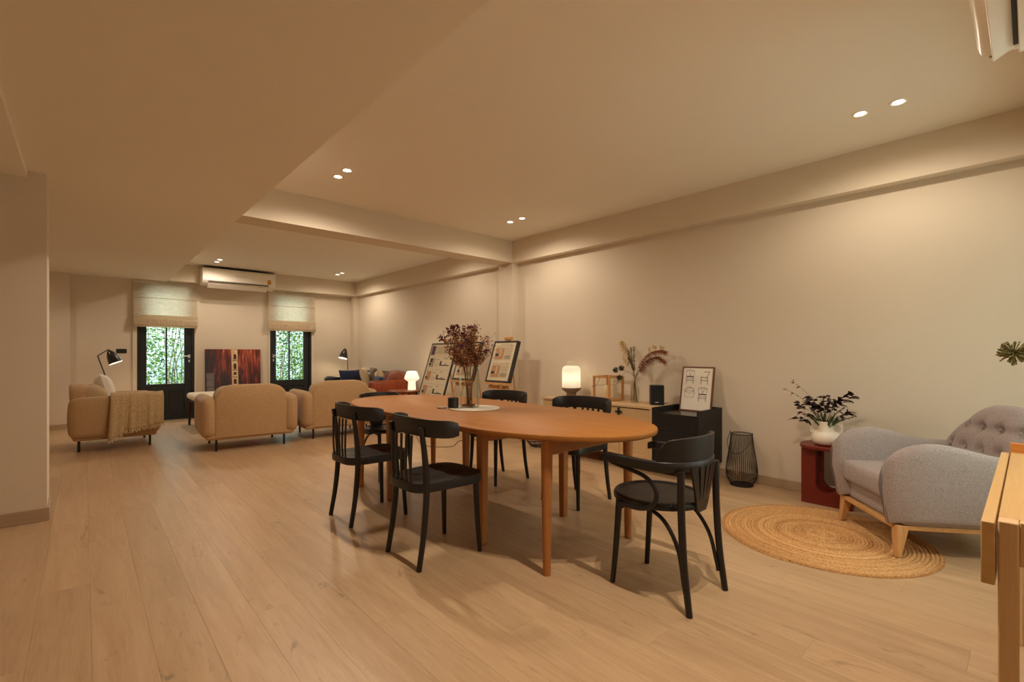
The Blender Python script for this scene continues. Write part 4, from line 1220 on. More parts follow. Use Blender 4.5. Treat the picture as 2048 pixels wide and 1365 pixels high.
# tufted back
btn = [(-.195, .69), (-.065, .69), (.065, .69), (.195, .69), (-.26, .555), (-.13, .555), (0, .555), (.13, .555), (.26, .555)]
def back_pt(u, v, side):
    a, b = u * 2 - 1, v
    z = .30 + .525 * b
    hw_ = .365 if b < .42 else .365 * (1 - .58 * ((b - .42) / .58) ** 1.5)
    edge = max(0, 1 - abs(a) ** 3.2)
    vert = max(0, 1 - max(0, (b - .62) / .38) ** 2.4)
    th = .085 * (edge * vert) ** .45
    lean = -.60 - .17 * (b ** 1.1)
    y = a * hw_
    zz = z + .0 - .02 * abs(a) ** 3 * b
    if side > 0:
        d = th + .012
        for by_, bz_ in btn:
            dy, dz = y - by_, zz - bz_
            d -= .036 * math.exp(-(dy * dy + dz * dz) / .0011)
        # channels running down between the rows
        for cy_ in (-.195, -.065, .065, .195):
            kz = max(0, min(1, (.70 - zz) / .02)) * max(0, min(1, (zz - .36) / .05))
            cc = cy_ * (1 + .33 * max(0, min(1, (.69 - zz) / .135)) * (1 if abs(cy_) > .1 else .0))
            d -= .016 * math.exp(-((y - cc) ** 2) / .00022) * kz * edge
        d -= .014 * math.exp(-((zz - .685) ** 2) / .0005) * max(0, min(1, (.24 - abs(y)) / .04))
        return (lean + d, y, zz)
    return (lean - th * .7, y, zz)
m = MB(); nu, nv = 56, 44
m.grid(lambda u, v: back_pt(u, v, 1), nu, nv)
f0 = len(m.f); m.grid(lambda u, v: back_pt(u, v, -1), nu, nv)
for i in range(f0, len(m.f)): m.f[i] = tuple(reversed(m.f[i]))
n_ = (nu + 1) * (nv + 1)
for j in range(nv):
    a, b = j * (nu + 1), (j + 1) * (nu + 1)
    m.f.append((a, b, b + n_, a + n_)); a += nu; b += nu
    m.f.append((b, a, a + n_, b + n_))
for i in range(nu):
    a = nv * (nu + 1) + i; m.f.append((a, a + 1, a + 1 + n_, a + n_))
m.mi = [0] * len(m.f)
bk = m.build('backrest', GREY, gc, angle=180)
for by_, bz_ in btn:
    u = .5 + by_ / (2 * .335); 
    x = -.60 - .17 * ((bz_ - .30) / .525) ** 1.1 + .085 + .012 - .030
    MB().lathe([(0, 0), (.010, 0), (.009, .004), (0, .006)], 12, T(x, by_, bz_) @ R('Y', 90)).build('button', GREY, bk)
# wooden frame
MB().bb(-.012, .022, -.262, .262, .150, .176).build('front_rail', ASH, gc, bevel=.004)
MB().bb(-.68, -.63, -.25, .25, .150, .176).build('back_rail', ASH, gc, bevel=.004)
for sy in (-1, 1):
    MB().bb(-.66, -.01, sy * .285 - .02, sy * .285 + .02, .150, .176).build('side_rail', ASH, gc, bevel=.004)
    MB().taper((.012, sy * .300, 0), (.026, .034), (-.012, sy * .280, .176), (.062, .062)).build('leg', ASH, gc, bevel=.004)
    MB().taper((-.70, sy * .290, -.0130), (.026, .034), (-.655, sy * .275, .176), (.062, .062)).build('leg', ASH, gc, bevel=.004)
MB().grid(lambda u, v: (-.12 - .16 * u, -.325 + .02 * math.sin(u * 3) + .03 * (v - .5), .008 + .14 * (1 - u) ** 3 + .004 * math.sin(u * 6)), 12, 3).build('care_label', mat('satin_label', (214, 212, 210), 0.4), gc)

# ------------------------------------------------------------------ drop-leaf desk in the near right corner
DW = wood('birch_desk', (212, 178, 122), (196, 158, 102), 'X', 1.0, 0.45)
DWZ = wood('birch_desk_leg', (226, 196, 154), (204, 170, 124), 'Z', 1.0, 0.5)
dk = thing('drop_leaf_desk', 'birch drop-leaf desk with square legs at the right edge', 'desk', (0, 0, 0))
dz = 0.755; dx0, dx1, dy0, dy1 = 1.60, 2.78, -0.36, 0.052
MB().bb(dx0 + .046, dx1 - .026, dy0, dy1, dz - .022, dz).bb(dx0 + .028, dx0 + .046, dy0 + .036, dy1 - .036, dz - .022, dz).build('desktop', DW, dk, bevel=.0015)
MB().bb(dx1 - .026, dx1, dy0, dy1 + .002, dz - .09, dz + .036).build('end_lip', wood('birch_edge', (206, 138, 70), (180, 112, 52), 'Y', 1.0, 0.45), dk, bevel=.002)
MB().bb(dx0 + .003, dx0 + .028, dy0 + .04, dy1 - .0355, dz - .10, dz + .003).build('end_rail', DWZ, dk, bevel=.002)
for i, (a, b) in enumerate(((dx0 - .012, 1.965), (1.967, 2.345), (2.347, dx1 - .02))):
    MB().bb(a, b, dy1 + .004, dy1 + .028, dz - .152, dz - .004).build('drop_leaf', DW, dk, bevel=.002)
for x in (dx0 + .022, dx1 - .03):
    for y in (dy0 + .018, dy1 - .0175):
        MB().bb(x - .022, x + .022, y - .0175, y + .0175, 0, dz - .0225 if x > 2 else dz).build('leg', DWZ, dk, bevel=.003)
MB().bb(dx0 + .044, dx1 - .052, dy0 + .01, dy0 + .03, dz - .12, dz - .0225).build('apron', DW, dk, bevel=.002)
MB().bb(dx0 + .01, dx0 + .03, dy0 + .052, dy1 - .05, dz - .24, dz - .10).build('side_panel', wood('birch_panel', (206, 168, 112), (190, 148, 92), 'Y', 1.0, 0.5), dk, bevel=.002)
# allium in a bud vase on the desk, its head leaning into view
av = thing('bud_vase', 'small white bud vase at the far end of the desk', 'vase', (2.62, -0.2, dz))
MB().lathe([(0, 0), (.04, 0), (.045, .01), (.042, .09), (.016, .13), (.016, .16), (.019, .165), (.014, .165), (.013, .13), (.035, .09), (.035, .01), (0, .01)], 28).build('vase_body', WV, av)
hd = Vector((2.62, 0.042, 1.152))
al = thing('allium_flower', 'round green allium head on a thin stem at the right edge', 'flower', (2.62, -0.2, dz + .012))
loc0 = Vector((2.62, -0.2, dz + .012)); h = hd - loc0
rg = random.Random(9)
pp = spline([(0, 0, 0), (0, .01, .16), (.0, .06, .33), (0, .14, h.z - .012), tuple(h)], 8)
MB().tube(pp, .0016, 5).tube(spline([(0, .005, .16), (0, .09, .33), (0, .16, .355), (0, .208, .366)], 5), .0007, 4).build('stem', mat('allium_stem', (112, 102, 66), 0.8), al)
mh = MB()
for _ in range(170):
    d = Vector((rg.gauss(0, 1), rg.gauss(0, 1), rg.gauss(0, .85))).normalized() * rg.uniform(.040, .050)
    mh.use(rg.choice((0, 1, 1)))
    mh.tube([h + d * .08, h + d * .72, h + d], [.0006, .0016, .0028], 4)
mh.build('flower_head', [mat('allium_tip', (104, 82, 62), 0.9), mat('allium_fresh', (116, 118, 66), 0.9)], al)['kind'] = 'stuff'

# ------------------------------------------------------------------ air conditioners
def aircon(name_label, loc, rz, w_, flap):
    t = thing('air_conditioner', name_label, 'air conditioner', loc, rz)
    # local: wall at y=0, front towards -y, bottom z=0
    prof = [(0, .0), (-.10, .0), (-.185, .035), (-.225, .085), (-.232, .15), (-.228, .27), (-.205, .30), (0, .30)]
    if flap: prof = [(0, .0), (-.20, .0), (-.226, .012), (-.238, .05), (-.238, .15), (-.230, .27), (-.205, .30), (0, .30)]
    n_ = len(prof)
    m = MB(); vs = []
    for x in (-w_ / 2, w_ / 2): vs += [(x, y, z) for y, z in prof]
    fs = [(i, (i + 1) % n_, n_ + (i + 1) % n_, n_ + i) for i in range(n_)] + [tuple(reversed(range(n_))), tuple(range(n_, 2 * n_))]
    m.add(vs, fs).build('casing', WHITEP, t, angle=30, bevel=.012, bseg=3)
    MB().bb(-w_ / 2 + .02, w_ / 2 - .02, -.20, -.02, .302, .312).build('intake_grille', BLACKM, t)
    if not flap:
        MB().bb(-w_ / 2 + .09, w_ / 2 - .13, -.232, -.19, .058, .070).build('outlet_slot', BLACKM, t)
        MB().bb(-w_ / 2 + .09, w_ / 2 - .13, -.222, -.11, -.004, .0, R('X', -38) @ T(0, .055, -.09)).build('louvre', WHITEP, t, bevel=.001)
        MB().bb(-w_ / 2 + .30, w_ / 2 - .14, -.12, -.09, -.012, -.001).build('lower_flap', WHITEP, t)
        MB().bb(-.05, .085, -.2335, -.2325, .183, .189).bb(-.08, -.064, -.2335, -.2325, .180, .192).build('logo', mat('logo_grey', (150, 140, 124), 0.5), t, smooth=False)
        MB().prism([(.032 * math.cos(PI * i / 10), .02 + .032 * math.sin(PI * i / 10)) for i in range(11)] + [(-.032, -.034), (.032, -.034)], 0, .0012, T(w_ / 2 - .115, -.2325, .125) @ R('X', 90)).build('energy_sticker', mat('sticker_orange', (206, 146, 60), 0.5, vary=0.1, vscale=40), t, smooth=False)
    else:
        MB().bb(-w_ / 2 + .05, w_ / 2 - .05, -.19, -.03, -.0015, .012).build('outlet_slot', mat('outlet_dark', (18, 18, 26), 0.5), t)
        for yy, rx in ((-.165, 30), (-.095, 24)):
            MB().bb(-w_ / 2 + .03, w_ / 2 - .035, -.034, .034, -.003, .003, T(0, yy, -.012) @ R('X', rx)).build('louvre', WHITEP, t, bevel=.002)
        MB().lathe([(0, 0), (.006, 0), (.005, -.003), (0, -.004)], 10, T(-w_ / 2 + .016, -.20, -.001)).build('screw_cap', mat('cap_grey', (150, 138, 120), 0.5), t)
    return t
aircon('white wall air conditioner between the two blinds above the painting', (2.085, 9.768, 2.345), 0, 1.17, False)
aircon('white air conditioner with open louvres overhead at the top right corner', (2.18, -0.098, 2.30), 180, 0.86, True)
# ------------------------------------------------------------------ beige lounge chairs (front = +y, backs towards us)
BEIGE = fabric('beige_boucle', (164, 130, 92), (198, 164, 122), 190, 0.95, 0.3, 0.25)
BEIGE2 = fabric('beige_boucle_inner', (170, 142, 108), (200, 172, 136), 190, 0.95, 0.3, 0.25)
def make_lounge():
    t = thing('lounge_chair', 'x', 'armchair', group='beige round-backed lounge chairs')
    W, D = 1.04, 0.86
    # thin upholstered plinth
    MB().rbox((0, .41, .168), (W - .09, D - .08, .065), .03, 3).build('base', BEIGE, t, angle=180)
    # back: a rounded arch panel between the arms, seen from behind
    def outline(k=0.0):
        pts = [(-.40 + k, .165), (.40 - k, .165), (.40 - k, .56)]
        n_ = 14
        for i in range(n_ + 1):
            a = PI / 2 * i / n_; pts.append((.40 - k - .22 + .22 * max(0, math.cos(a)) ** .8, .56 + (.205 - k * .6) * math.sin(a) ** .9))
        for i in range(n_ + 1):
            a = PI / 2 + PI / 2 * i / n_; c = max(0, -math.cos(a)); pts.append((-.40 + k + .22 - .22 * c ** .8, .56 + (.205 - k * .6) * max(0, math.sin(a)) ** .9))
        pts.append((-.40 + k, .56))
        q = []
        for p_ in pts:
            if not q or (abs(p_[0] - q[-1][0]) + abs(p_[1] - q[-1][1])) > 1e-4: q.append(p_)
        return q
    ks = [(.035, .0), (.010, .012), (.0, .035), (.0, .12), (.012, .16), (.045, .178)]
    vs = []; fs = []
    P_ = [outline(k) for k, y in ks]; n_ = min(len(p_) for p_ in P_)
    P_ = [p_[:n_] for p_ in P_]
    for (k, y), p_ in zip(ks, P_):
        for x, z in p_:
            crown = .018 * (1 - (x / .4) ** 2)
            vs.append((x, y + .01 - .0 * z - .05 * max(0, z - .3) + .0, z + crown * (1 if z > .56 else 0)))
    for a in range(len(ks) - 1):
        for i in range(n_): fs.append((a * n_ + i, (a + 1) * n_ + i, (a + 1) * n_ + (i + 1) % n_, a * n_ + (i + 1) % n_))
    fs.append(tuple(range(n_))); fs.append(tuple((len(ks) - 1) * n_ + i for i in reversed(range(n_))))
    bk = MB().add(vs, fs).build('backrest', BEIGE, t, angle=50)
    for sx in (-1, 1):
        a = MB().rbox((sx * .447, .41, .402), (.150, .83, .472), .072, 5, puff=(.012, .02, .01)).build('arm', BEIGE, t, angle=180)
    MB().rbox((0, .50, .325), (.74, .66, .24), .06, 4, puff=(0, .01, .015)).build('seat_cushion', BEIGE2, t, angle=180)
    MB().rbox((0, .195, .55), (.77, .26, .41), .115, 5, M=T(0, 0, 0), puff=(0, .02, .015)).build('back_cushion', BEIGE2, t, angle=180)
    for sx in (-1, 1):
        for y in (.075, .735): MB().tube([(sx * .368, y, 0), (sx * .368, y, .14)], .0125, 10).build('leg', BLACKM, t)
    return t
lc = make_lounge()
put(True, lc, (1.515, 6.345, 0), -3.5, 'beige lounge chair seen from behind in front of the red painting')
put(False, lc, (2.655, 6.42, 0), -3.5, 'beige lounge chair seen from behind in front of the right glazed door')
put(False, lc, (-0.12, 7.83, 0), -90, 'beige lounge chair seen from its side at the left, with a fringed throw')
# soft pillows inside the side-on chair
tag(MB().pillow(.46, .40, .19, 18).build('scatter_cushion', fabric('white_linen', (226, 218, 208), (240, 234, 226), 300), loc=(.20, 8.02, .69), rot=(math.radians(-14), 0, math.radians(90))),
    'white cushion against the back of the side-on lounge chair', 'cushion')
# throw blanket hung over the near arm (arm top z~.647, near face y~7.30)
THROW = fabric('throw_weave', (166, 138, 98), (206, 180, 138), 110, 1.0, 0.5)
tw = thing('throw_blanket', 'tan woven throw with knotted fringe over the lounge chair arm', 'blanket', (0, 0, 0))
rg = random.Random(13)
def hem(u):      # bottom height across the width, left corner hangs lowest
    return lerp(.135, .215, min(1, u / .26)) if u < .26 else lerp(.235, .30, (u - .26) / .74)
def throw_pt(u, v):
    x = lerp(.245, .735, u) + (.015 * math.sin(u * 9) * (1 - v)) - .035 * (1 - u) * v
    fold = .020 * math.sin(u * 17 + .5) + .012 * math.sin(u * 37) + (.02 if u < .24 else 0)
    L0, r = .20, .075
    top = .672
    if v < .22:                                    # lies on top of the arm
        k = v / .22; return (x, lerp(7.55, 7.385, k), lerp(.60, top, min(1, k * 1.6)) + .004 * math.sin(u * 20))
    if v < .36:                                    # bends over the edge
        a = (v - .22) / .14 * PI / 2; return (x, 7.385 - .112 * math.sin(a) - max(0, fold) * .3 * math.sin(a), top - .112 * (1 - math.cos(a)))
    k = (v - .36) / .64
    return (x, 7.273 - .022 * k - max(0, fold) * min(1, .35 + k) + .006 * k, lerp(top - .112, hem(u), k))
m = MB().grid(throw_pt, 64, 40)
cl = m.build('cloth', THROW, tw, angle=180)
so = cl.modifiers.new('solidify', 'SOLIDIFY'); so.thickness = .008
fm = MB()
for i in range(70):
    u = (i + .5) / 70; p0 = Vector(throw_pt(u, 1.0))
    L = rg.uniform(.035, .055)
    fm.tube([p0 + Vector((0, -.002, .006)), p0 + Vector((rg.gauss(0, .006), rg.gauss(-.004, .004), -L * .5)), p0 + Vector((rg.gauss(0, .01), rg.gauss(-.004, .005), -L))], [.0035, .0045, .0022], 5)
fm.build('fringe', fabric('throw_fringe', (196, 170, 128), (220, 198, 158), 200), tw)['kind'] = 'stuff'

# ------------------------------------------------------------------ footstool between the chairs
fs_ = thing('footstool', 'footstool with off-white padded top and dark tapered legs', 'stool', (1.52, 8.66, 0))
MB().rbox((0, 0, .475), (.60, .98, .10), .045, 4, puff=(0, 0, .012)).build('pad', fabric('ivory_fabric', (216, 202, 178), (232, 220, 198), 260), fs_, angle=180)
DKW = wood('dark_walnut', (74, 54, 40), (52, 38, 28), 'Z', 1.2, 0.5)
MB().bb(-.27, .27, -.45, .45, .385, .424).build('frame', DKW, fs_, bevel=.004)
for sx in (-1, 1):
    for sy in (-1, 1): MB().taper((sx * .262, sy * .465, 0), (.028, .028), (sx * .255, sy * .44, .4), (.045, .045)).build('leg', DKW, fs_, bevel=.003)

# ------------------------------------------------------------------ red painting leaning on the far wall
pa = thing('canvas_painting', 'red and black canvas of streaked facades with a pale arched tower', 'painting', (2.068, 9.935, 0), 0)
pmn, nt, p = _base('painting_print')
p.inputs['Roughness'].default_value = .3
mp = _coords(nt, (7, 1, .9))
na = nt.nodes.new('ShaderNodeTexNoise'); na.inputs['Scale'].default_value = 3.2; na.inputs['Detail'].default_value = 5; na.inputs['Distortion'].default_value = .6
nt.links.new(mp.outputs[0], na.inputs['Vector'])
mq = _coords(nt, (1.6, 1, 1.6)); nb = nt.nodes.new('ShaderNodeTexNoise'); nb.inputs['Scale'].default_value = 1.6; nb.inputs['Detail'].default_value = 2
nt.links.new(mq.outputs[0], nb.inputs['Vector'])
sx_ = nt.nodes.new('ShaderNodeSeparateXYZ'); tc = nt.nodes.new('ShaderNodeTexCoord'); nt.links.new(tc.outputs['Object'], sx_.inputs[0])
gx = nt.nodes.new('ShaderNodeMapRange'); gx.inputs['From Min'].default_value = -.42; gx.inputs['From Max'].default_value = -.08; gx.inputs['To Min'].default_value = -.22; gx.inputs['To Max'].default_value = .02
nt.links.new(sx_.outputs['X'], gx.inputs['Value'])
gz = nt.nodes.new('ShaderNodeMapRange'); gz.inputs['From Min'].default_value = .5; gz.inputs['From Max'].default_value = 1.2; gz.inputs['To Min'].default_value = -.14; gz.inputs['To Max'].default_value = .06
nt.links.new(sx_.outputs['Z'], gz.inputs['Value'])
m1 = nt.nodes.new('ShaderNodeMath'); m1.operation = 'ADD'; nt.links.new(gx.outputs[0], m1.inputs[0]); nt.links.new(gz.outputs[0], m1.inputs[1])
m2 = nt.nodes.new('ShaderNodeMath'); m2.operation = 'ADD'; nt.links.new(m1.outputs[0], m2.inputs[0]); nt.links.new(na.outputs['Fac'], m2.inputs[1])
mb = nt.nodes.new('ShaderNodeMix'); mb.data_type = 'FLOAT'; mb.inputs[0].default_value = .22; nt.links.new(m2.outputs[0], mb.inputs[2]); nt.links.new(nb.outputs['Fac'], mb.inputs[3])
rp = nt.nodes.new('ShaderNodeValToRGB'); el = rp.color_ramp.elements
el[0].position = .30; el[0].color = lin((38, 28, 28)); el[1].position = .44; el[1].color = lin((78, 28, 26))
e = el.new(.54); e.color = lin((134, 46, 34)); e = el.new(.62); e.color = lin((180, 82, 54)); e = el.new(.70); e.color = lin((226, 170, 120))
nt.links.new(mb.outputs[0], rp.inputs['Fac']); nt.links.new(rp.outputs['Color'], p.inputs['Base Color'])
Mpa = R('X', -3.2)
MB().bb(-.452, .452, 0, .032, 0, 1.235, Mpa).build('canvas', pmn, pa, bevel=.003)
PT = mat('painted_stone', (226, 196, 150), 0.4, vary=0.22, vscale=26); PD = mat('painted_shadow', (74, 34, 28), 0.4, vary=0.2, vscale=20)
tm = MB()
def strip(mb_, x0, x1, z0, z1, y): mb_.quad((x0, y, z0), (x1, y, z0), (x1, y, z1), (x0, y, z1), Mpa)
tm.use(0).quad((-.028, -.0012, .3), (.076, -.0012, .3), (.062, -.0012, 1.23), (-.042, -.0012, 1.23), Mpa)
tm.use(1)
for zc, hh_ in ((1.10, .05), (.925, .06), (.78, .022), (.64, .05), (.50, .05)):
    x0, x1 = -.006, .042
    arc_ = [((x0 + x1) / 2 + (x1 - x0) / 2 * math.cos(PI * i / 8), -.002, zc + hh_ * .4 + .024 * math.sin(PI * i / 8)) for i in range(9)]
    tm.add([(x0, -.002, zc - hh_)] + [(x1, -.002, zc - hh_)] + arc_, [tuple(range(11))], Mpa)
for zc in (1.03, .845, .715): strip(tm, -.024, .056, zc - .006, zc + .006, -.0022)
tm.build('tower_motif', [PT, PD], pa, smooth=False)
wm_ = MB()
for z0 in (.42, .55, .68): strip(wm_, -.435, -.318, z0, z0 + .122, -.0012)
wm_.build('pale_window_motif', mat('painted_grey', (118, 106, 110), 0.4, vary=0.2, vscale=8), pa, smooth=False)

# ------------------------------------------------------------------ roman blinds
LINEN = linen('blind_linen', (244, 226, 196), 0.48)
def blind(label, x0, x1, yb):
    t = thing('roman_blind', label, 'blind', (0, yb, 0))
    MB().bb(x0, x1, .02, .045, 2.345, 2.375).build('head_rail', WALL, t, bevel=.002)
    def sheet(u, v): return (lerp(x0 + .004, x1 - .004, u), .018 + .006 * math.sin(v * 14), lerp(1.74, 2.374, v))
    MB().grid(sheet, 24, 30).build('cloth', LINEN, t, angle=180)
    MB().tube([(x0 + .006, .013, 2.095), (x1 - .006, .013, 2.095)], .004, 6).build('seam', LINEN, t)
    MB().tube([(x0 + .006, .013, 1.80), (x1 - .006, .013, 1.80)], .004, 6).build('seam', LINEN, t)
    # stacked folds at the bottom, front and returns
    for i, (z0, z1, yy) in enumerate(((1.665, 1.805, -.006), (1.628, 1.74, -.016), (1.600, 1.70, -.004))):
        MB().rbox(((x0 + x1) / 2, yy + .012, (z0 + z1) / 2), (x1 - x0 + .012 - i * .004, .022, z1 - z0), .0105, 3).build('fold', LINEN, t, angle=180)
    return t
blind('linen roman blind half drawn over the left glazed door', .605, 1.495, 9.955)
blind('linen roman blind half drawn over the right glazed door', 2.655, 3.55, 9.955)

# ------------------------------------------------------------------ wall switch plate
sw = thing('switch_plate', 'black three-gang switch plate on the far wall beside the left door', 'switch', (.457, YF, 1.195))
MB().bb(-.066, .066, -.009, 0, -.035, .035).build('plate', BLACKM, sw, bevel=.003)
for i in (-1, 0, 1): MB().bb(i * .04 - .016, i * .04 + .016, -.012, -.009, -.024, .024).build('rocker', mat('rocker_black', (34, 33, 33), 0.35), sw, bevel=.001)

# ------------------------------------------------------------------ arched-arm floor lamps
LSH = mat('lamp_black_gloss', (40, 34, 30), 0.22, vary=0.1, spec=0.6)
LIN_ = mat('lamp_inner_white', (240, 232, 214), 0.5)
def floor_lamp(label, loc, rz, pole, arm_, head, aim, pw):
    t = thing('floor_lamp', label, 'lamp', loc, rz)
    for a in (90, 210, 330):
        MB().tube([(0, 0, .62), (.17 * math.cos(math.radians(a)), .17 * math.sin(math.radians(a)), .004)], .006, 7).build('leg', BLACKM, t)
    MB().tube([(0, 0, .60), pole], .0075, 8).build('pole', BLACKM, t)
    MB().tube([pole, arm_], .0065, 8).build('arm', BLACKM, t)
    MB().lathe([(0, -.012), (.012, -.006), (.012, .006), (0, .012)], 12, T(*arm_)).build('pivot', mat('brass', (196, 156, 90), 0.3, metal=1.0), t)
    d = (Vector(aim)).normalized()
    M = T(*head) @ d.to_track_quat('-Z', 'Y').to_matrix().to_4x4()
    sh_ = MB().lathe([(.0, .0), (.018, -.004), (.040, -.035), (.062, -.085), (.078, -.15), (.086, -.21)], 32, M, cap=False).build('lamp_shade', LSH, t)
    MB().lathe([(.0, -.006), (.037, -.038), (.059, -.086), (.075, -.15), (.0835, -.2095)], 32, M, cap=False).build('shade_lining', LIN_, sh_)
    MB().lathe([(0, -.10), (.02, -.11), (.03, -.135), (.026, -.16), (0, -.172)], 16, M).build('bulb', glow('bulb_glow', (255, 240, 214), 9.0), t)
    pl = bpy.data.lights.new('floor_lamp_light', 'POINT'); pl.energy = pw; pl.color = (1, .82, .56); pl.shadow_soft_size = .03
    po = bpy.data.objects.new('floor_lamp_light', pl); COL.objects.link(po); po.parent = t; po.location = M @ Vector((0, 0, -.18))
floor_lamp('black floor lamp with cone shade behind the side-on lounge chair', (.30, 9.33, 0), 0, (.150 - .30, 0, 1.118), (.272 - .30, 0, 1.215), (.275 - .30, 0, 1.205), (.42, -.12, -1), 3.2)
floor_lamp('black floor lamp with cone shade behind the leather sofa', (4.10, 9.62, 0), 0, (-.02, 0, 1.12), (-.06, 0, 1.262), (-.062, 0, 1.258), (-.30, -.1, -1), 3.2)

# ------------------------------------------------------------------ leather sofa by the right wall
LTH = mat('dark_leather', (36, 38, 42), 0.35, vary=0.15, vscale=18, bump=0.1, bscale=140, spec=0.5)
COG = wood('cognac_side', (158, 74, 36), (126, 52, 26), 'Z', 0.8, 0.35)
so_ = thing('leather_sofa', 'dark leather sofa with a cognac side panel along the right wall', 'sofa', (0, 0, 0))
MB().rbox((3.98, 8.45, .27), (.86, 1.90, .18), .04, 3).build('base', LTH, so_, angle=180)
MB().rbox((4.28, 8.45, .56), (.22, 1.84, .50), .08, 4, puff=(.02, 0, .01)).build('backrest', LTH, so_, angle=180)
for y in (7.99, 8.88): MB().rbox((3.89, y, .40), (.66, .86, .14), .05, 4, puff=(0, 0, .015)).build('seat_cushion', LTH, so_, angle=180)
MB().rbox((3.98, 9.42, .43), (.88, .15, .54), .06, 4).build('far_arm', LTH, so_, angle=180)
MB().rbox((3.985, 7.48, .42), (.87, .14, .54), .045, 4).build('near_arm', COG, so_, angle=180)
for x in (3.62, 4.30):
    for y in (7.52, 9.38): MB().taper((x, y, 0), (.03, .03), (x, y, .19), (.045, .045)).build('leg', DKW, so_, bevel=.003)
def scatter(label, c1, c2, loc, w_, h_, rot, th=.16):
    return tag(MB().pillow(w_, h_, th, 18).build('scatter_cushion', fabric(label[:18].replace(' ', '_'), c1, c2, 220), loc=loc, rot=[math.radians(a) for a in rot]), label, 'cushion')
scatter('navy blue cushion by the far arm of the leather sofa', (28, 34, 58), (44, 52, 82), (3.96, 9.15, .655), .50, .36, (-18, 0, 12))
pc = scatter('patchwork cream cushion on the leather sofa', (214, 190, 150), (232, 212, 176), (4.02, 8.62, .675), .46, .44, (-20, 0, 62))
scatter('grey tweed cushion behind the patchwork cushion', (98, 88, 72), (140, 128, 106), (4.12, 8.38, .68), .44, .44, (-18, 0, 75))
scatter('cream edged cushion leaning beside the denim cushion', (206, 186, 150), (226, 208, 176), (4.08, 8.10, .66), .42, .40, (-22, 8, 72))
scatter('denim blue cushion low on the near end of the sofa', (40, 50, 82), (70, 82, 116), (3.98, 7.82, .605), .44, .34, (-40, 0, 78))
# rust blanket over the near back corner
rb = thing('rust_blanket', 'crumpled rust brown blanket over the sofa back near its cognac side', 'blanket', (4.20, 7.74, .73))
m = MB(); rg = random.Random(3)
def bl(u, v):
    a = 2 * PI * u; r = math.sin(PI * min(.999, v * .5 + .001))
    k = 1 + .10 * math.sin(5 * a + 3 * v) + .07 * math.sin(9 * a - 5 * v)
    z = .115 * math.cos(PI / 2 * v) + .02 * math.sin(7 * a + 4 * v) * v - .10 * v * v
    return (.20 * r * k * math.cos(a), .31 * r * k * math.sin(a), z + .01)
m.grid(bl, 60, 16).build('cloth', mat('rust_velvet', (128, 58, 28), 0.75, vary=0.2, vscale=14, sheen=0.4), rb, angle=180)

# ------------------------------------------------------------------ small table with glowing mushroom lamp
st_ = thing('small_table', 'small round reddish wooden table beside the leather sofa', 'side table', (3.86, 6.80, 0))
RW = wood('reddish_wood', (146, 76, 42), (116, 56, 32), 'Y', 1.0, 0.3)
MB().lathe([(0, .535), (.27, .535), (.285, .545), (.285, .558), (.28, .562), (0, .562)], 48).build('tabletop', RW, st_)
for a in (45, 135, 225, 315):
    c_, s__ = math.cos(math.radians(a)), math.sin(math.radians(a))
    MB().tube([(.22 * c_, .22 * s__, 0), (.17 * c_, .17 * s__, .536)], [.011, .016], 10).build('leg', DKW, st_)
ml = thing('mushroom_lamp', 'lit white glass mushroom lamp on the small wooden table', 'lamp', (3.955, 6.78, .562))
opal = bpy.data.materials.new('opal_glass'); opal.use_nodes = True
op = opal.node_tree.nodes['Principled BSDF']
op.inputs['Base Color'].default_value = lin((250, 246, 236)); op.inputs['Roughness'].default_value = .25
op.inputs['Emission Color'].default_value = lin((255, 238, 206)); op.inputs['Emission Strength'].default_value = 0.7
MB().lathe([(0, 0), (.062, 0), (.066, .004), (.060, .13), (.064, .145), (.062, .15), (.0, .15)], 36).build('lamp_base', opal, ml)
MB().lathe([(.062, .135), (.118, .175), (.122, .19), (.118, .205), (.088, .285), (.078, .298), (.055, .306), (0, .309)], 36).build('lamp_shade', opal, ml)
pl = bpy.data.lights.new('mushroom_lamp_light', 'POINT'); pl.energy = 3.0; pl.color = (1, .84, .58); pl.shadow_soft_size = .12
po = bpy.data.objects.new('mushroom_lamp_light', pl); COL.objects.link(po); po.parent = ml; po.location = (0, 0, .42)

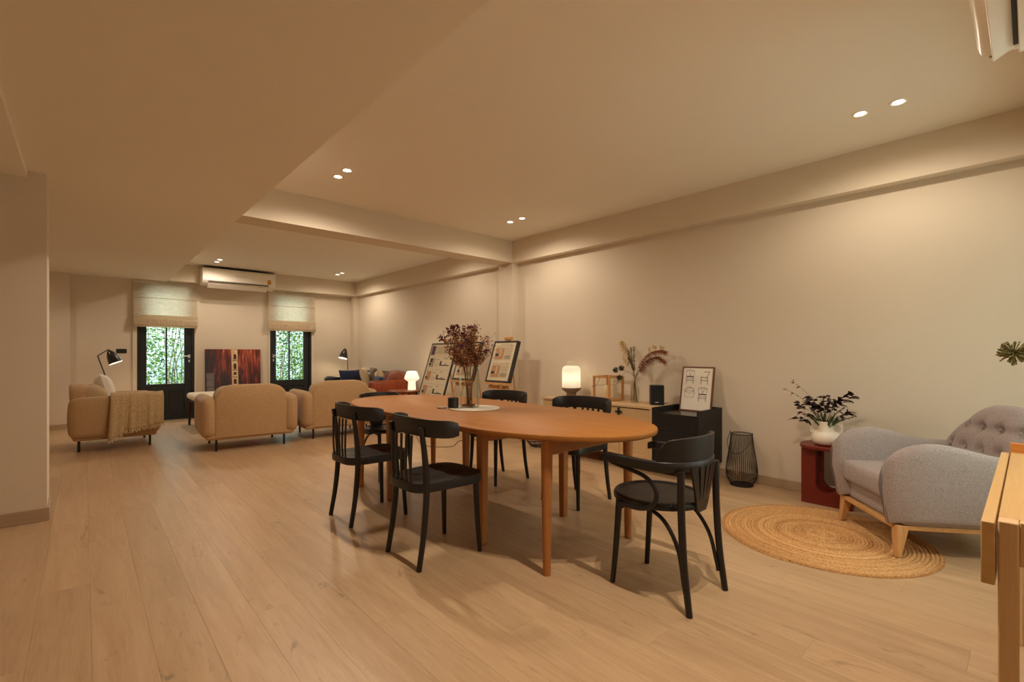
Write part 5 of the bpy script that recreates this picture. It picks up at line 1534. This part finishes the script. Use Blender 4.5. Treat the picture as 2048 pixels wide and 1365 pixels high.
# ------------------------------------------------------------------ easels with framed boards
EAS = wood('easel_beech', (218, 172, 112), (198, 146, 86), 'Z', 1.4, 0.55)
def easel(label, yc, xb, traz, htop):
    """a-frame easel facing -x; leans back by SL per metre"""
    SL = .325
    t = thing('easel', label, 'easel', (xb, yc, 0))
    def at(z): return (z - traz) * SL + .012
    for sy in (-1, 1):
        p0, p1 = (at(0), sy * .30), (at(htop), sy * .045)
        MB().tube([(p0[0], p0[1], 0), (p1[0], p1[1], htop)], .0125, 4).build('front_leg', EAS, t)
    MB().tube([(at(0) + .62, 0, 0), (at(htop - .06) + .018, 0, htop - .06)], .0125, 4).build('rear_leg', EAS, t)
    MB().tube([(at(traz - .28), 0, traz - .28), (at(htop + .02), 0, htop + .02)], .012, 4).build('mast', EAS, t)
    MB().bb(-.075, .014, -.23, .23, traz - .03, traz - .006).build('ledge', EAS, t, bevel=.002)
    MB().bb(at(traz - .06) - .008, at(traz - .06) + .012, -.19, .19, traz - .085, traz - .045).build('crossbar', EAS, t, bevel=.002)
    c = MB().bb(at(htop) - .055, at(htop) + .02, -.05, .05, htop + .0, htop + .042).build('top_clamp', EAS, t, bevel=.008)
    for sy in (-1, 1): MB().lathe([(0, 0), (.005, 0), (.005, .003), (0, .004)], 8, T(at(htop) - .055, sy * .02, htop + .02) @ R('Y', -90)).build('screw', BLACKM, c)
    MB().lathe([(0, 0), (.02, 0), (.022, .01), (.014, .03), (0, .032)], 10, T(-.03, -.10, traz - .055) @ R('Y', -90)).build('wing_knob', EAS, t)
    return t
P1 = mat('print_rose', (196, 150, 118), 0.7, vary=.15, vscale=30); P2 = mat('print_sand', (214, 196, 168), 0.7, vary=.06, vscale=20); P3 = mat('print_grey', (170, 158, 140), 0.7, vary=.1, vscale=40); P4 = mat('print_violet', (92, 70, 92), 0.7, vary=.3, vscale=30)
BLF = mat('black_frame', (38, 33, 30), 0.4, vary=.1)
def board(label, yc, xb, z0, w_, h_, dep, art):
    t = thing('framed_board', label, 'picture', (xb, yc, z0))
    M = R('Z', -90) @ R('X', -18.0)
    frame_parts(t, w_, h_, .022, dep, BLF, M, mat('board_paper', (228, 214, 190), 0.7, vary=.02))
    m = MB()
    def rc(x0, x1, za, zb, k, y=.0034):
        m.use(k).quad((x0 * w_, y, za * h_), (x1 * w_, y, za * h_), (x1 * w_, y, zb * h_), (x0 * w_, y, zb * h_), M)
    art(rc)
    m.build('printed_plan', [INK, P1, P2, P3, P4], t, smooth=False)
    MB().bb(-w_ / 2 + .022, w_ / 2 - .022, .0015, .0025, .022, h_ - .022, M).build('glazing', glass('picture_glass', (252, 252, 250), .08), t, smooth=False)
    return t
def art_small(rc):
    for b in (.10, .53):
        rc(-.36, .36, b, b + .33, 2); rc(-.35, .30, b + .34, b + .352, 3)
        rc(-.34, .02, b + .02, b + .30, 1, .0032); rc(-.33, -.20, b + .10, b + .16, 0, .0030); rc(-.16, -.10, b + .10, b + .28, 2, .0030)
        rc(.07, .33, b + .03, b + .12, 3, .0031)
        for i in range(5): rc(.08, .33, b + .15 + i * .03, b + .158 + i * .03, 3, .0031)
        rc(.2, .36, b + .345, b + .362, 3, .003)
        for i in range(4): rc(-.34 + i * .09, -.335 + i * .09, b + .02, b + .30, 3, .0029)
    for i in range(2): rc(-.2, .3, .90 + i * .015, .906 + i * .015, 3)
def art_big(rc):
    rc(-.44, .44, .80, .955, 2); rc(-.44, -.29, .80, .955, 4, .0031)
    for i in range(7): rc(-.22, .2, .83 + i * .016, .836 + i * .016, 3, .0031)
    rc(.27, .42, .82, .94, 1, .0031); rc(.285, .405, .83, .93, 2, .0029)
    for j, b in enumerate((.58, .36, .13)):
        rc(-.42, .42, b + .195, b + .199, 3)
        rc(-.40, -.22, b + .02, b + .17, 1 if j else 3); rc(-.41, -.33, b + .05, b + .085, 0, .003); rc(-.38, -.30, b + .10, b + .16, 0 if not j else 1, .003)
        rc(-.2, -.02, b + .14, b + .15, 3); rc(.02, .08, b + .05, b + .12, 0); rc(.02, .38, b + .045, b + .06, 0); rc(.20, .28, b + .062, b + .08, 3); rc(.12, .2, b + .16, b + .175, 3)
        for i in range(4): rc(-.18, -.02, b + .03 + i * .02, b + .034 + i * .02, 3)
# large board nearest the sofa, a middle one behind the flowers, a small one by the pilaster
easel('beech easel holding the large plan board beside the mushroom lamp', 6.005, 3.80, .40, 1.335)
board('large black framed plan board with three floor plans on an easel', 6.005, 3.80 - .028, .40, .68, .96, .022, art_big)
easel('beech easel behind the dried flowers', 5.21, 3.85, .795, 1.325)
board('black framed plan board half hidden behind the dried flowers', 5.21, 3.85 - .048, .795, .45, .545, .05, art_small)
easel('beech easel in front of the corner pilaster', 4.49, 3.86, .795, 1.325)
board('deep black framed board with two floor plans in front of the pilaster', 4.49, 3.86 - .048, .795, .45, .545, .05, art_small)

# ------------------------------------------------------------------ woven basket and cable seen below the tabletop
bs = thing('wire_basket', 'low round black wire basket on the floor by the sideboard', 'basket', (4.19, 4.12, 0))
for r, z in ((.09, .006), (.125, .035), (.15, .075), (.158, .115)):
    MB().tube([(r * math.cos(2 * PI * q / 40), r * math.sin(2 * PI * q / 40), z) for q in range(40)], .004, 6, closed=True).build('hoop', BLACKM, bs)
w0 = MB().tube(spline([(.02, 0, .005), (.09, 0, .006), (.125, 0, .035), (.15, 0, .075), (.158, 0, .118)], 3), .0022, 5).build('wire', BLACKM, bs)
for q in range(36):
    o = w0 if q == 0 else w0.copy()
    if q: COL.objects.link(o)
    o.rotation_euler = (0, 0, 2 * PI * q / 36)
tag(MB().tube(spline([(4.40, 4.9, .006), (4.05, 4.75, .006), (3.7, 5.05, .006), (3.35, 4.8, .006), (3.15, 5.05, .006), (3.3, 5.5, .006), (3.75, 6.3, .006), (3.9, 6.6, .006)], 8), .0035, 6).build('power_cable', mat('cable_brown', (92, 66, 44), 0.6)),
    'thin brown power cable trailing across the floor below the easels', 'cable')
